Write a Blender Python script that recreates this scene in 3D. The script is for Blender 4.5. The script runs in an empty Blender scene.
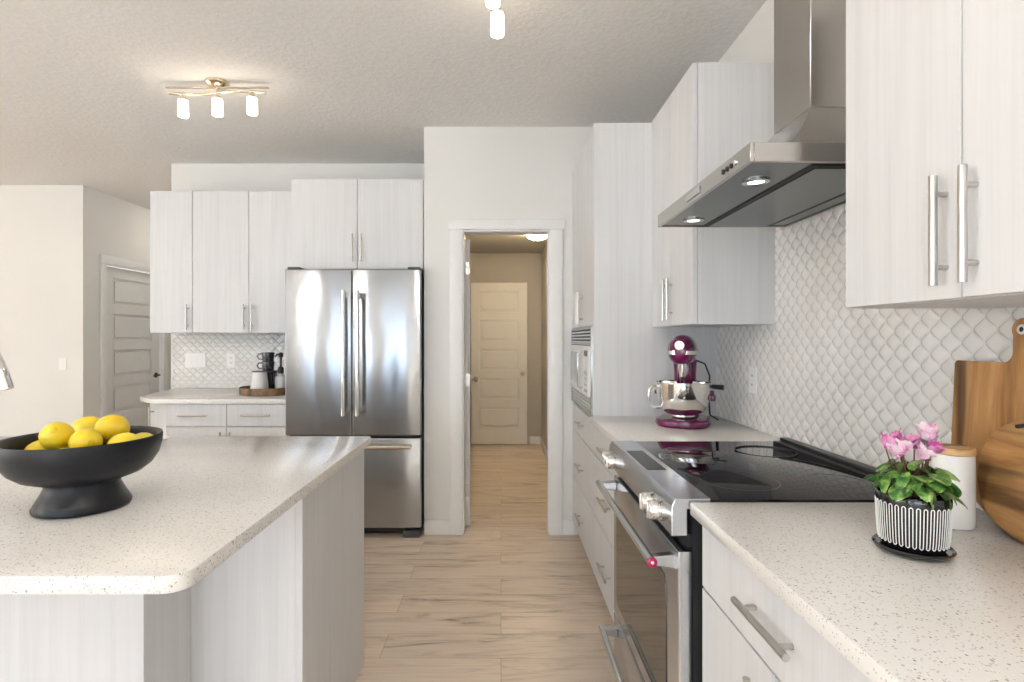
import bpy, bmesh, math, random
from mathutils import Vector, Matrix, Euler

PI = math.pi
random.seed(7)
S = bpy.context.scene
COL = S.collection

# ------------------------------------------------------------------ camera, world, light, exposure
FPX = 540.0
cam = bpy.data.cameras.new('camera')
cam.sensor_width = 36.0
cam.lens = 36.0 * FPX / 1024.0
cam.shift_x = (512.0 - 501.0) / 1024.0
cam.shift_y = -(341.0 - 339.5) / 1024.0
cam.clip_start = 0.05
cam_o = bpy.data.objects.new('camera', cam)
COL.objects.link(cam_o)
cam_o.location = (0, 0, 1.31)
cam_o.rotation_euler = (PI / 2, 0, 0)
S.camera = cam_o

W = bpy.data.worlds.new('daylight')
S.world = W
W.use_nodes = True
W.node_tree.nodes['Background'].inputs[0].default_value = (0.80, 0.88, 1.0, 1)
W.node_tree.nodes['Background'].inputs[1].default_value = 1.2

S.view_settings.view_transform = 'Standard'
S.view_settings.look = 'None'
S.view_settings.gamma = 1
S.view_settings.use_curve_mapping = False
S.view_settings.exposure = 0.98


def area(name, loc, rot, sx, sy, power, color):
    l = bpy.data.lights.new(name, 'AREA')
    l.shape = 'RECTANGLE'
    l.size, l.size_y = sx, sy
    l.energy = power
    l.color = color
    o = bpy.data.objects.new(name, l)
    COL.objects.link(o)
    o.location = loc
    o.rotation_euler = rot
    return o


DAY = (0.60, 0.79, 1.0)
# daylight coming in through the windows behind the photographer and on the dining side
area('patio_daylight', (-1.55, -4.40, 1.25), (PI / 2 - 0.80, 0, 0), 2.2, 2.1, 30, DAY)
area('dining_daylight', (-4.75, -4.40, 1.45), (PI / 2 - 0.8, 0, 0), 1.3, 1.5, 22, DAY)
area('side_daylight', (-7.40, -1.3, 1.45), (PI / 2 - 0.5, 0, -PI / 2), 3.3, 1.6, 40, (1.0, 0.97, 0.94))

sun = bpy.data.lights.new('sun', 'SUN')
sun.energy = 50.0
sun.angle = math.radians(1.0)
sun.color = (0.74, 0.88, 1.0)
sun_o = bpy.data.objects.new('sun', sun)
COL.objects.link(sun_o)
sun_o.rotation_euler = (math.radians(40), 0, math.radians(-50))   # high sun behind the photographer, falling just inside the windows

# ------------------------------------------------------------------ materials
MATS = {}


def new_mat(name):
    m = bpy.data.materials.new(name)
    m.use_nodes = True
    nt = m.node_tree
    b = nt.nodes['Principled BSDF']
    MATS[name] = m
    return m, nt, b


def N(nt, t, **kw):
    n = nt.nodes.new(t)
    for k, v in kw.items():
        setattr(n, k, v)
    return n


def ramp(nt, fac, stops):
    r = N(nt, 'ShaderNodeValToRGB')
    el = r.color_ramp.elements
    while len(el) < len(stops):
        el.new(0.5)
    for e, (p, c) in zip(el, stops):
        e.position = p
        e.color = (*c, 1) if len(c) == 3 else c
    nt.links.new(fac, r.inputs[0])
    return r.outputs[0]


def obj_coord(nt, scale=(1, 1, 1), rnd=False, geo=False):
    mp = N(nt, 'ShaderNodeMapping')
    mp.inputs['Scale'].default_value = scale
    if geo:
        g = N(nt, 'ShaderNodeNewGeometry')
        src = g.outputs['Position']
    else:
        tc = N(nt, 'ShaderNodeTexCoord')
        src = tc.outputs['Object']
    if rnd:
        oi = N(nt, 'ShaderNodeObjectInfo')
        mu = N(nt, 'ShaderNodeMath', operation='MULTIPLY')
        mu.inputs[1].default_value = 37.0
        nt.links.new(oi.outputs['Random'], mu.inputs[0])
        ad = N(nt, 'ShaderNodeVectorMath', operation='ADD')
        nt.links.new(src, ad.inputs[0])
        nt.links.new(mu.outputs[0], ad.inputs[1])
        src = ad.outputs[0]
    nt.links.new(src, mp.inputs['Vector'])
    return mp.outputs[0]


def noise(nt, vec, scale, detail=3, rough=0.5, dist=0.0):
    n = N(nt, 'ShaderNodeTexNoise')
    n.inputs['Scale'].default_value = scale
    n.inputs['Detail'].default_value = detail
    n.inputs['Roughness'].default_value = rough
    n.inputs['Distortion'].default_value = dist
    nt.links.new(vec, n.inputs['Vector'])
    return n.outputs['Fac']


def bump(nt, b, height, strength, dist=0.001):
    bp = N(nt, 'ShaderNodeBump')
    bp.inputs['Strength'].default_value = strength
    bp.inputs['Distance'].default_value = dist
    nt.links.new(height, bp.inputs['Height'])
    nt.links.new(bp.outputs[0], b.inputs['Normal'])


def simple(name, col, rough=0.5, metal=0.0, vary=0.0, vscale=8.0, coat=0.0, spec=0.5):
    m, nt, b = new_mat(name)
    b.inputs['Roughness'].default_value = rough
    b.inputs['Metallic'].default_value = metal
    b.inputs['Coat Weight'].default_value = coat
    b.inputs['Specular IOR Level'].default_value = spec
    if vary:
        f = noise(nt, obj_coord(nt), vscale, 3)
        lo = tuple(c * (1 - vary) for c in col)
        hi = tuple(min(1, c * (1 + vary)) for c in col)
        nt.links.new(ramp(nt, f, [(0.3, lo), (0.7, hi)]), b.inputs['Base Color'])
    else:
        b.inputs['Base Color'].default_value = (*col, 1)
    return m


def emit(name, col, strength, base=(0.9, 0.9, 0.9)):
    m, nt, b = new_mat(name)
    b.inputs['Base Color'].default_value = (*base, 1)
    b.inputs['Emission Color'].default_value = (*col, 1)
    b.inputs['Emission Strength'].default_value = strength
    b.inputs['Roughness'].default_value = 0.4
    return m


def wall_paint(name, col):
    m, nt, b = new_mat(name)
    v = obj_coord(nt, geo=True)
    f = noise(nt, v, 1.3, 2)
    lo = tuple(c * 0.97 for c in col)
    nt.links.new(ramp(nt, f, [(0.3, lo), (0.7, col)]), b.inputs['Base Color'])
    b.inputs['Roughness'].default_value = 0.75
    bump(nt, b, noise(nt, v, 260, 2), 0.12, 0.0006)
    return m


wall_paint('wall_paint', (0.785, 0.775, 0.75))
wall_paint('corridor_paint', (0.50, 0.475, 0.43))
simple('trim_white', (0.83, 0.825, 0.815), 0.45, vary=0.015)
simple('door_white', (0.80, 0.79, 0.775), 0.45, vary=0.015)

# knock-down textured ceiling
m, nt, b = new_mat('ceiling_texture')
v = obj_coord(nt, geo=True)
n1 = noise(nt, v, 38, 4, 0.6)
h = ramp(nt, n1, [(0.42, (0, 0, 0)), (0.58, (1, 1, 1))])
nt.links.new(ramp(nt, n1, [(0.35, (0.80, 0.785, 0.77)), (0.65, (0.84, 0.83, 0.815))]), b.inputs['Base Color'])
b.inputs['Roughness'].default_value = 0.9
bump(nt, b, h, 0.30, 0.003)

# pale wood-grain cabinet laminate, grain running up
m, nt, b = new_mat('cabinet_laminate')
g1 = noise(nt, obj_coord(nt, (55, 55, 1.1), rnd=True), 1.0, 5, 0.62, 0.35)
g2 = noise(nt, obj_coord(nt, (7, 7, 0.7), rnd=True), 1.0, 3, 0.5, 1.2)
c1 = ramp(nt, g1, [(0.30, (0.655, 0.655, 0.66)), (0.50, (0.695, 0.695, 0.70)), (0.70, (0.72, 0.72, 0.725))])
c2 = ramp(nt, g2, [(0.35, (0.955, 0.957, 0.963)), (0.62, (1, 1, 1))])
mx = N(nt, 'ShaderNodeMix', data_type='RGBA', blend_type='MULTIPLY')
mx.inputs['Factor'].default_value = 1.0
nt.links.new(c1, mx.inputs['A'])
nt.links.new(c2, mx.inputs['B'])
nt.links.new(mx.outputs['Result'], b.inputs['Base Color'])
b.inputs['Roughness'].default_value = 0.42
bump(nt, b, g1, 0.06, 0.0008)

# speckled quartz
m, nt, b = new_mat('quartz')
v = obj_coord(nt, geo=True)
base_n = noise(nt, v, 3.0, 3)
colr = ramp(nt, base_n, [(0.3, (0.76, 0.735, 0.70)), (0.7, (0.82, 0.80, 0.77))])


def specks(scale, thr, colour, prev, seed):
    ad = N(nt, 'ShaderNodeVectorMath', operation='ADD')
    nt.links.new(v, ad.inputs[0])
    ad.inputs[1].default_value = (seed, seed * 1.7, seed * 0.6)
    vo = N(nt, 'ShaderNodeTexVoronoi')
    vo.inputs['Scale'].default_value = scale
    nt.links.new(ad.outputs[0], vo.inputs['Vector'])
    sep = N(nt, 'ShaderNodeSeparateColor')
    nt.links.new(vo.outputs['Color'], sep.inputs[0])
    gt = N(nt, 'ShaderNodeMath', operation='LESS_THAN')
    gt.inputs[1].default_value = thr
    nt.links.new(sep.outputs[0], gt.inputs[0])
    ds = N(nt, 'ShaderNodeMath', operation='LESS_THAN')
    ds.inputs[1].default_value = 0.42
    nt.links.new(vo.outputs['Distance'], ds.inputs[0])
    mu = N(nt, 'ShaderNodeMath', operation='MULTIPLY')
    nt.links.new(gt.outputs[0], mu.inputs[0])
    nt.links.new(ds.outputs[0], mu.inputs[1])
    mm = N(nt, 'ShaderNodeMix', data_type='RGBA')
    nt.links.new(mu.outputs[0], mm.inputs['Factor'])
    nt.links.new(prev, mm.inputs['A'])
    mm.inputs['B'].default_value = (*colour, 1)
    return mm.outputs['Result']


colr = specks(230, 0.16, (0.56, 0.52, 0.48), colr, 3.1)
colr = specks(330, 0.13, (0.86, 0.84, 0.82), colr, 7.7)
colr = specks(230, 0.036, (0.34, 0.31, 0.29), colr, 12.3)
colr = specks(290, 0.10, (0.56, 0.53, 0.50), colr, 21.9)
nt.links.new(colr, b.inputs['Base Color'])
b.inputs['Roughness'].default_value = 0.16

# plank floor, boards running across the view
m, nt, b = new_mat('plank_floor')
v = obj_coord(nt, geo=True)
bk = N(nt, 'ShaderNodeTexBrick')
bk.offset = 0.37
bk.offset_frequency = 2
bk.inputs['Color1'].default_value = (0, 0, 0, 1)
bk.inputs['Color2'].default_value = (1, 1, 1, 1)
bk.inputs['Mortar'].default_value = (0.5, 0.5, 0.5, 1)
bk.inputs['Scale'].default_value = 1.0
bk.inputs['Mortar Size'].default_value = 0.0012
bk.inputs['Mortar Smooth'].default_value = 0.2
bk.inputs['Brick Width'].default_value = 1.35
bk.inputs['Row Height'].default_value = 0.185
nt.links.new(v, bk.inputs['Vector'])
sep = N(nt, 'ShaderNodeSeparateColor')
nt.links.new(bk.outputs['Color'], sep.inputs[0])
mul = N(nt, 'ShaderNodeMath', operation='MULTIPLY')
mul.inputs[1].default_value = 23.0
nt.links.new(sep.outputs[0], mul.inputs[0])
ad = N(nt, 'ShaderNodeVectorMath', operation='ADD')
nt.links.new(v, ad.inputs[0])
nt.links.new(mul.outputs[0], ad.inputs[1])
mp = N(nt, 'ShaderNodeMapping')
mp.inputs['Scale'].default_value = (1.3, 9.0, 1.0)
nt.links.new(ad.outputs[0], mp.inputs['Vector'])
wg = noise(nt, mp.outputs[0], 1.6, 6, 0.62, 1.1)
mp2 = N(nt, 'ShaderNodeMapping')
mp2.inputs['Scale'].default_value = (3.0, 70.0, 1.0)
nt.links.new(ad.outputs[0], mp2.inputs['Vector'])
wf = noise(nt, mp2.outputs[0], 1.0, 4, 0.6, 0.4)
cA = ramp(nt, wg, [(0.28, (0.24, 0.17, 0.12)), (0.36, (0.58, 0.46, 0.355)), (0.48, (0.79, 0.65, 0.515)), (0.72, (0.84, 0.725, 0.60))])
cB = ramp(nt, wf, [(0.25, (0.84, 0.83, 0.82)), (0.6, (1, 1, 1))])
m1 = N(nt, 'ShaderNodeMix', data_type='RGBA', blend_type='MULTIPLY')
m1.inputs['Factor'].default_value = 1
nt.links.new(cA, m1.inputs['A'])
nt.links.new(cB, m1.inputs['B'])
cC = ramp(nt, sep.outputs[0], [(0.0, (0.92, 0.92, 0.93)), (1.0, (1.03, 1.02, 1.01))])
m2 = N(nt, 'ShaderNodeMix', data_type='RGBA', blend_type='MULTIPLY')
m2.inputs['Factor'].default_value = 1
nt.links.new(m1.outputs['Result'], m2.inputs['A'])
nt.links.new(cC, m2.inputs['B'])
m3 = N(nt, 'ShaderNodeMix', data_type='RGBA')
nt.links.new(bk.outputs['Fac'], m3.inputs['Factor'])
nt.links.new(m2.outputs['Result'], m3.inputs['A'])
m3.inputs['B'].default_value = (0.38, 0.30, 0.23, 1)
nt.links.new(m3.outputs['Result'], b.inputs['Base Color'])
b.inputs['Roughness'].default_value = 0.38
bump(nt, b, wf, 0.08, 0.001)

# glazed tile, grout colour by itself is the same white
m, nt, b = new_mat('white_tile')
oc = noise(nt, obj_coord(nt, geo=True), 6, 2)
nt.links.new(ramp(nt, oc, [(0.3, (0.75, 0.74, 0.715)), (0.7, (0.80, 0.79, 0.77))]), b.inputs['Base Color'])
b.inputs['Roughness'].default_value = 0.13


def steel(name, col, rough, wav=0.0, aniso=0.35, arot=0.0):
    m, nt, b = new_mat(name)
    b.inputs['Base Color'].default_value = (*col, 1)
    b.inputs['Metallic'].default_value = 1.0
    b.inputs['Roughness'].default_value = rough
    b.inputs['Anisotropic'].default_value = aniso
    b.inputs['Anisotropic Rotation'].default_value = arot
    if wav:
        w = noise(nt, obj_coord(nt, (3.2, 1, 1.1)), 1.0, 2, 0.5, 0.6)
        bump(nt, b, w, wav, 0.02)
    return m


steel('stainless', (0.59, 0.615, 0.645), 0.22, aniso=0.4)
steel('fridge_steel', (0.43, 0.445, 0.465), 0.21, wav=0.45, aniso=0.9, arot=0.25)
steel('hood_steel', (0.50, 0.485, 0.465), 0.20, aniso=0.2)
simple('brushed_nickel', (0.56, 0.54, 0.515), 0.30, 1.0)
simple('chrome', (0.80, 0.80, 0.80), 0.08, 1.0)
simple('polished_steel', (0.80, 0.78, 0.75), 0.07, 1.0)
simple('knob_steel', (0.70, 0.70, 0.70), 0.17, 1.0)
simple('gold_nickel', (0.70, 0.60, 0.46), 0.22, 1.0)
simple('dark_grey_plastic', (0.10, 0.10, 0.105), 0.45, vary=0.1)
simple('black_plastic', (0.018, 0.018, 0.020), 0.32)
simple('black_rubber', (0.012, 0.012, 0.013), 0.6)
simple('black_glass', (0.005, 0.005, 0.006), 0.012, spec=0.22)
simple('burner_mark', (0.055, 0.055, 0.058), 0.25)
simple('oven_glass', (0.030, 0.024, 0.018), 0.045, spec=1.0)
simple('display_glass', (0.02, 0.021, 0.024), 0.2, spec=0.15)
simple('microwave_glass', (0.55, 0.57, 0.58), 0.12, vary=0.03)
simple('microwave_white', (0.78, 0.78, 0.78), 0.3)
simple('filter_panel', (0.13, 0.137, 0.135), 0.25, 0.9, vary=0.05)
simple('cherry_medallion', (0.38, 0.006, 0.085), 0.2)
simple('switch_white', (0.84, 0.84, 0.83), 0.3)
simple('mixer_enamel', (0.14, 0.002, 0.062), 0.10, coat=0.6)
simple('black_ceramic', (0.008, 0.009, 0.012), 0.36, vary=0.2, vscale=15, spec=0.35)
simple('gloss_black', (0.010, 0.010, 0.011), 0.12, coat=0.4)
simple('white_glaze', (0.80, 0.79, 0.77), 0.28)
simple('white_ceramic', (0.82, 0.81, 0.79), 0.22)
simple('soil', (0.03, 0.02, 0.014), 0.95, vary=0.5, vscale=120)
simple('stem_brown', (0.22, 0.07, 0.06), 0.5)
simple('mug_steel', (0.18, 0.19, 0.21), 0.22, 0.85)
simple('brass', (0.70, 0.52, 0.28), 0.25, 1.0)
emit('lamp_glass', (1.0, 0.86, 0.68), 6.0)
emit('dome_glass', (1.0, 0.80, 0.54), 55.0)
emit('added_lamp_glass', (1.0, 0.93, 0.86), 66.0)  # glow of the added out-of-view track lights, stronger than the visible ones
emit('warm_dome_glass', (1.0, 0.74, 0.45), 26.0)
emit('added_hall_glass', (1.0, 0.92, 0.82), 14.0)  # glow of the added hall light
emit('hood_bulb', (1.0, 0.90, 0.72), 5.0)

# leaf with paler veins
m, nt, b = new_mat('leaf_green')
vn = noise(nt, obj_coord(nt), 55, 3, 0.6, 0.5)
nt.links.new(ramp(nt, vn, [(0.34, (0.016, 0.070, 0.014)), (0.47, (0.06, 0.19, 0.03)), (0.58, (0.22, 0.37, 0.08)), (0.70, (0.42, 0.52, 0.22))]), b.inputs['Base Color'])
b.inputs['Roughness'].default_value = 0.32
m, nt, b = new_mat('petal_pink')
vn = noise(nt, obj_coord(nt), 60, 2, 0.5, 0.3)
nt.links.new(ramp(nt, vn, [(0.30, (0.70, 0.16, 0.45)), (0.42, (0.84, 0.52, 0.68)), (0.58, (0.88, 0.76, 0.81))]), b.inputs['Base Color'])
b.inputs['Roughness'].default_value = 0.5
m, nt, b = new_mat('petal_magenta')
vn = noise(nt, obj_coord(nt), 60, 2, 0.5, 0.3)
nt.links.new(ramp(nt, vn, [(0.35, (0.60, 0.05, 0.34)), (0.62, (0.84, 0.42, 0.64))]), b.inputs['Base Color'])
b.inputs['Roughness'].default_value = 0.5

# lemon peel
m, nt, b = new_mat('lemon_peel')
v = obj_coord(nt, rnd=True)
f = noise(nt, v, 11, 2)
nt.links.new(ramp(nt, f, [(0.25, (0.78, 0.50, 0.012)), (0.5, (0.86, 0.64, 0.025)), (0.78, (0.84, 0.70, 0.10))]), b.inputs['Base Color'])
b.inputs['Roughness'].default_value = 0.36
bump(nt, b, noise(nt, v, 210, 2), 0.25, 0.0012)


def wood(name, dark, mid, light, scale, rough=0.4, bands=2.2):
    m, nt, b = new_mat(name)
    v = obj_coord(nt, scale)
    f = noise(nt, v, 1.0, 5, 0.6, 1.3)
    c = ramp(nt, f, [(0.28, dark), (0.5, mid), (0.72, light)])
    vb = obj_coord(nt, tuple(s * 0.35 for s in scale))
    f2 = noise(nt, vb, bands, 1, 0.4)
    c2 = ramp(nt, f2, [(0.36, (0.38, 0.34, 0.30)), (0.45, (1, 1, 1)), (0.60, (1.1, 1.04, 0.95))])
    mx = N(nt, 'ShaderNodeMix', data_type='RGBA', blend_type='MULTIPLY')
    mx.inputs['Factor'].default_value = 1
    nt.links.new(c, mx.inputs['A'])
    nt.links.new(c2, mx.inputs['B'])
    nt.links.new(mx.outputs['Result'], b.inputs['Base Color'])
    b.inputs['Roughness'].default_value = rough
    return m


wood('acacia_upright', (0.20, 0.085, 0.028), (0.42, 0.215, 0.075), (0.56, 0.34, 0.15), (20, 20, 2.0))
wood('acacia_slant', (0.24, 0.105, 0.030), (0.46, 0.24, 0.080), (0.58, 0.36, 0.15), (4, 3.2, 26))
wood('bamboo', (0.52, 0.30, 0.12), (0.60, 0.38, 0.17), (0.66, 0.45, 0.22), (6, 40, 40), 0.45)
wood('tray_wood', (0.12, 0.065, 0.03), (0.21, 0.125, 0.06), (0.30, 0.19, 0.10), (30, 30, 8), 0.5)


# ------------------------------------------------------------------ mesh helpers
class MB:
    def __init__(self):
        self.v, self.f, self.mi = [], [], []

    def add(self, verts, faces, mi=0):
        o = len(self.v)
        self.v += [tuple(p) for p in verts]
        self.f += [tuple(i + o for i in f) for f in faces]
        self.mi += [mi] * len(faces)
        return self

    def from_bm(self, bm, mi=0):
        bm.verts.ensure_lookup_table()
        bm.verts.index_update()
        self.add([v.co[:] for v in bm.verts], [[v.index for v in f.verts] for f in bm.faces], mi)
        bm.free()
        return self

    def box(self, lo, hi, bev=0.0, seg=2, mi=0, edges=None):
        x0, y0, z0 = (min(a, c) for a, c in zip(lo, hi))
        x1, y1, z1 = (max(a, c) for a, c in zip(lo, hi))
        V = [(x0, y0, z0), (x1, y0, z0), (x1, y1, z0), (x0, y1, z0), (x0, y0, z1), (x1, y0, z1), (x1, y1, z1), (x0, y1, z1)]
        F = [(0, 3, 2, 1), (4, 5, 6, 7), (0, 1, 5, 4), (1, 2, 6, 5), (2, 3, 7, 6), (3, 0, 4, 7)]
        if bev <= 0:
            return self.add(V, F, mi)
        bm = bmesh.new()
        bv = [bm.verts.new(p) for p in V]
        for f in F:
            bm.faces.new([bv[i] for i in f])
        ed = list(bm.edges)
        if edges == 'z':
            ed = [e for e in ed if abs((e.verts[0].co - e.verts[1].co).z) > 1e-6]
        bmesh.ops.bevel(bm, geom=ed, offset=bev, segments=seg, profile=0.5, affect='EDGES')
        return self.from_bm(bm, mi)

    def prism(self, poly, z0, z1, axis='z', bev=0.0, seg=2, mi=0):
        """poly: 2-D points; axis 'z' -> (x,y), 'x' -> (y,z), 'y' -> (x,z)"""
        def P(p, h):
            if axis == 'z':
                return (p[0], p[1], h)
            if axis == 'x':
                return (h, p[0], p[1])
            return (p[0], h, p[1])
        bm = bmesh.new()
        a = [bm.verts.new(P(p, z0)) for p in poly]
        c = [bm.verts.new(P(p, z1)) for p in poly]
        n = len(poly)
        fa = bm.faces.new(a)
        fc = bm.faces.new(c)
        for i in range(n):
            bm.faces.new((a[i], a[(i + 1) % n], c[(i + 1) % n], c[i]))
        bmesh.ops.recalc_face_normals(bm, faces=list(bm.faces))
        if bev > 0:
            ed = list(set(list(fa.edges) + list(fc.edges)))
            bmesh.ops.bevel(bm, geom=ed, offset=bev, segments=seg, profile=0.5, affect='EDGES')
        return self.from_bm(bm, mi)

    def tube(self, path, r, seg=12, caps=True, mi=0):
        pts = [Vector(p) for p in path]
        n = len(pts)
        rad = r if isinstance(r, (list, tuple)) else [r] * n
        rings = []
        up = None
        for i, p in enumerate(pts):
            d = (pts[min(i + 1, n - 1)] - pts[max(i - 1, 0)]).normalized()
            if up is None:
                up = Vector((0, 0, 1)) if abs(d.z) < 0.9 else Vector((1, 0, 0))
            u = (up - d * up.dot(d)).normalized()
            w = d.cross(u)
            up = u
            rings.append([p + (u * math.cos(2 * PI * k / seg) + w * math.sin(2 * PI * k / seg)) * rad[i] for k in range(seg)])
        V = [q for rg in rings for q in rg]
        F = []
        for i in range(n - 1):
            for k in range(seg):
                k2 = (k + 1) % seg
                F.append((i * seg + k, i * seg + k2, (i + 1) * seg + k2, (i + 1) * seg + k))
        if caps:
            F.append(tuple(range(seg - 1, -1, -1)))
            F.append(tuple((n - 1) * seg + k for k in range(seg)))
        return self.add(V, F, mi)

    def lathe(self, prof, c=(0, 0, 0), seg=48, sx=1.0, sy=1.0, rot=None, mi=0):
        """prof: (radius, z) from one end to the other; radius 0 at an end closes it"""
        V, F, idx = [], [], []
        for r, z in prof:
            if r < 1e-7:
                idx.append([len(V)])
                V.append(Vector((0, 0, z)))
            else:
                idx.append(list(range(len(V), len(V) + seg)))
                V += [Vector((r * math.cos(2 * PI * k / seg) * sx, r * math.sin(2 * PI * k / seg) * sy, z)) for k in range(seg)]
        for a, d in zip(idx, idx[1:]):
            for k in range(seg):
                k2 = (k + 1) % seg
                if len(a) == 1 and len(d) == 1:
                    continue
                if len(a) == 1:
                    F.append((a[0], d[k2], d[k]))
                elif len(d) == 1:
                    F.append((a[k], a[k2], d[0]))
                else:
                    F.append((a[k], a[k2], d[k2], d[k]))
        if rot is not None:
            V = [rot @ p for p in V]
        cc = Vector(c)
        return self.add([p + cc for p in V], F, mi)

    def transform(self, M):
        self.v = [tuple(M @ Vector(p)) for p in self.v]
        return self

    def mesh(self, name, mats, smooth=40, off=(0, 0, 0)):
        me = bpy.data.meshes.new(name)
        o = Vector(off)
        me.from_pydata([tuple(Vector(p) - o) for p in self.v], [], self.f)
        for mm in (mats if isinstance(mats, (list, tuple)) else [mats]):
            me.materials.append(MATS[mm])
        me.polygons.foreach_set('material_index', self.mi)
        bm = bmesh.new()
        bm.from_mesh(me)
        bmesh.ops.recalc_face_normals(bm, faces=list(bm.faces))
        bm.to_mesh(me)
        bm.free()
        if smooth:
            me.polygons.foreach_set('use_smooth', [True] * len(me.polygons))
            me.set_sharp_from_angle(angle=math.radians(smooth))
        me.update()
        return me


ORG = {}


def thing(name, label, cat, loc=(0, 0, 0), rz=0.0, group=None):
    o = bpy.data.objects.new(name, None)
    COL.objects.link(o)
    o.empty_display_size = 0.05
    o.location = loc
    o.rotation_euler = (0, 0, rz)
    o['label'] = label
    o['category'] = cat
    if group:
        o['group'] = group
    ORG[o] = Vector(loc) if rz == 0 else Vector((0, 0, 0))
    return o


def part(name, mb, mat, parent, smooth=40, label=None):
    """geometry in world coordinates (unrotated thing) or in the thing's own coordinates (rotated thing)"""
    off = ORG[parent]
    o = bpy.data.objects.new(name, mb.mesh(name, mat, smooth, off))
    COL.objects.link(o)
    o.parent = parent
    ORG[o] = off
    if label:
        o['label'] = label
    return o


def single(name, mb, mat, label, cat, loc=(0, 0, 0), group=None, smooth=40):
    o = bpy.data.objects.new(name, mb.mesh(name, mat, smooth, loc))
    COL.objects.link(o)
    o.location = loc
    o['label'] = label
    o['category'] = cat
    if group:
        o['group'] = group
    ORG[o] = Vector(loc)
    return o


def struct(name, mb, mat, label, cat, smooth=40):
    o = single(name, mb, mat, label, cat, smooth=smooth)
    o['kind'] = 'structure'
    return o


def dup(root, loc, rz=None, label=None):
    r = root.copy()
    COL.objects.link(r)
    r.location = loc
    if rz is not None:
        r.rotation_euler = (0, 0, rz)
    if label:
        r['label'] = label
    for ch in list(root.children):
        c = ch.copy()
        COL.objects.link(c)
        c.parent = r
        for g in ch.children:
            d = g.copy()
            COL.objects.link(d)
            d.parent = c
    return r


# ------------------------------------------------------------------ room shell
XW = 1.12            # right kitchen wall
YB = 4.39            # kitchen back wall
YP = 3.63            # pantry wall, with the doorway
ZC = 2.74
CT = 0.915           # worktop height

struct('floor', MB().box((-7.7, -4.8, -0.1), (1.3, 7.3, 0.0)), 'plank_floor', 'pale oak plank floor', 'floor', 0)
struct('ceiling', MB().box((-7.7, -4.8, ZC), (1.3, 7.3, ZC + 0.1)), 'ceiling_texture', 'knockdown textured off-white ceiling', 'ceiling', 0)
struct('wall_right', MB().box((XW, -4.6, 0), (XW + 0.15, YP + 0.12, ZC)), 'wall_paint', 'off-white wall behind the range', 'wall', 0)
mb = MB()
DX0, DX1, DZ = -0.262, 0.332, 2.050
mb.box((-0.517, YP, 0), (DX0, YP + 0.12, ZC)).box((DX1, YP, 0), (XW, YP + 0.12, ZC)).box((DX0, YP, DZ), (DX1, YP + 0.12, ZC))
mb.box((-0.517, YP + 0.12, 0), (-0.40, YB + 0.12, ZC))
struct('wall_pantry', mb, 'wall_paint', 'off-white wall with the open doorway beside the fridge', 'wall', 0)
struct('wall_back', MB().box((-2.68, YB, 0), (-0.517, YB + 0.12, ZC)), 'wall_paint', 'off-white kitchen back wall behind the fridge', 'wall', 0)
struct('wall_hall_end', MB().box((-3.87, 7.05, 0), (-0.40, 7.2, ZC)).box((-2.68, YB + 0.12, 0), (-2.56, 7.05, ZC)), 'wall_paint', 'wall at the end of the side hall', 'wall', 0)
struct('wall_left', MB().box((-7.65, 5.0, 0), (-3.87, 5.12, ZC)), 'wall_paint', 'warmly lit off-white wall at far left', 'wall', 0)
struct('wall_hall_left', MB().box((-3.99, 5.12, 0), (-3.87, 5.28, ZC)).box((-3.99, 6.18, 0), (-3.87, 7.2, ZC)).box((-3.99, 5.28, 2.05), (-3.87, 6.18, ZC)),
       'wall_paint', 'hall side wall holding the grey panelled door', 'wall', 0)
# corridor behind the doorway
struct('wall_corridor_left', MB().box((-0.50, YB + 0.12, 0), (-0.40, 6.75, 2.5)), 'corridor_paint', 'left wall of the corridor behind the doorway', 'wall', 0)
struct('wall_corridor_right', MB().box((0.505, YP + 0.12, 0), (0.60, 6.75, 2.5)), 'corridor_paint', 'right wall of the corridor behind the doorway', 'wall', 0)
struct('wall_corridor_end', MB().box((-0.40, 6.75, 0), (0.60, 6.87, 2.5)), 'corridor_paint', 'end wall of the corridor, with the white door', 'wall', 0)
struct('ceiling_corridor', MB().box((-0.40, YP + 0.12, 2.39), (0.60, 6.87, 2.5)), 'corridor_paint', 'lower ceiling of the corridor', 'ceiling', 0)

# walls out of frame, with the windows that light the room
mb = MB()
mb.box((-7.65, -4.65, 0), (-5.45, -4.5, ZC)).box((-4.05, -4.65, 0), (-2.7, -4.5, ZC)).box((-0.4, -4.65, 0), (XW, -4.5, ZC))
mb.box((-5.45, -4.65, 0), (-4.05, -4.5, 0.65)).box((-5.45, -4.65, 2.25), (-4.05, -4.5, ZC))
mb.box((-2.7, -4.65, 0), (-0.4, -4.5, 0.15)).box((-2.7, -4.65, 2.35), (-0.4, -4.5, ZC))
struct('wall_front', mb, 'wall_paint', 'wall behind the photographer with two windows', 'wall', 0)
mb = MB()
mb.box((-7.65, -4.5, 0), (-7.5, -3.0, ZC)).box((-7.65, 0.4, 0), (-7.5, 5.0, ZC))
mb.box((-7.65, -3.0, 0), (-7.5, 0.4, 0.6)).box((-7.65, -3.0, 2.3), (-7.5, 0.4, ZC))
struct('wall_far_left', mb, 'wall_paint', 'dining side wall with a wide window', 'wall', 0)


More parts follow.
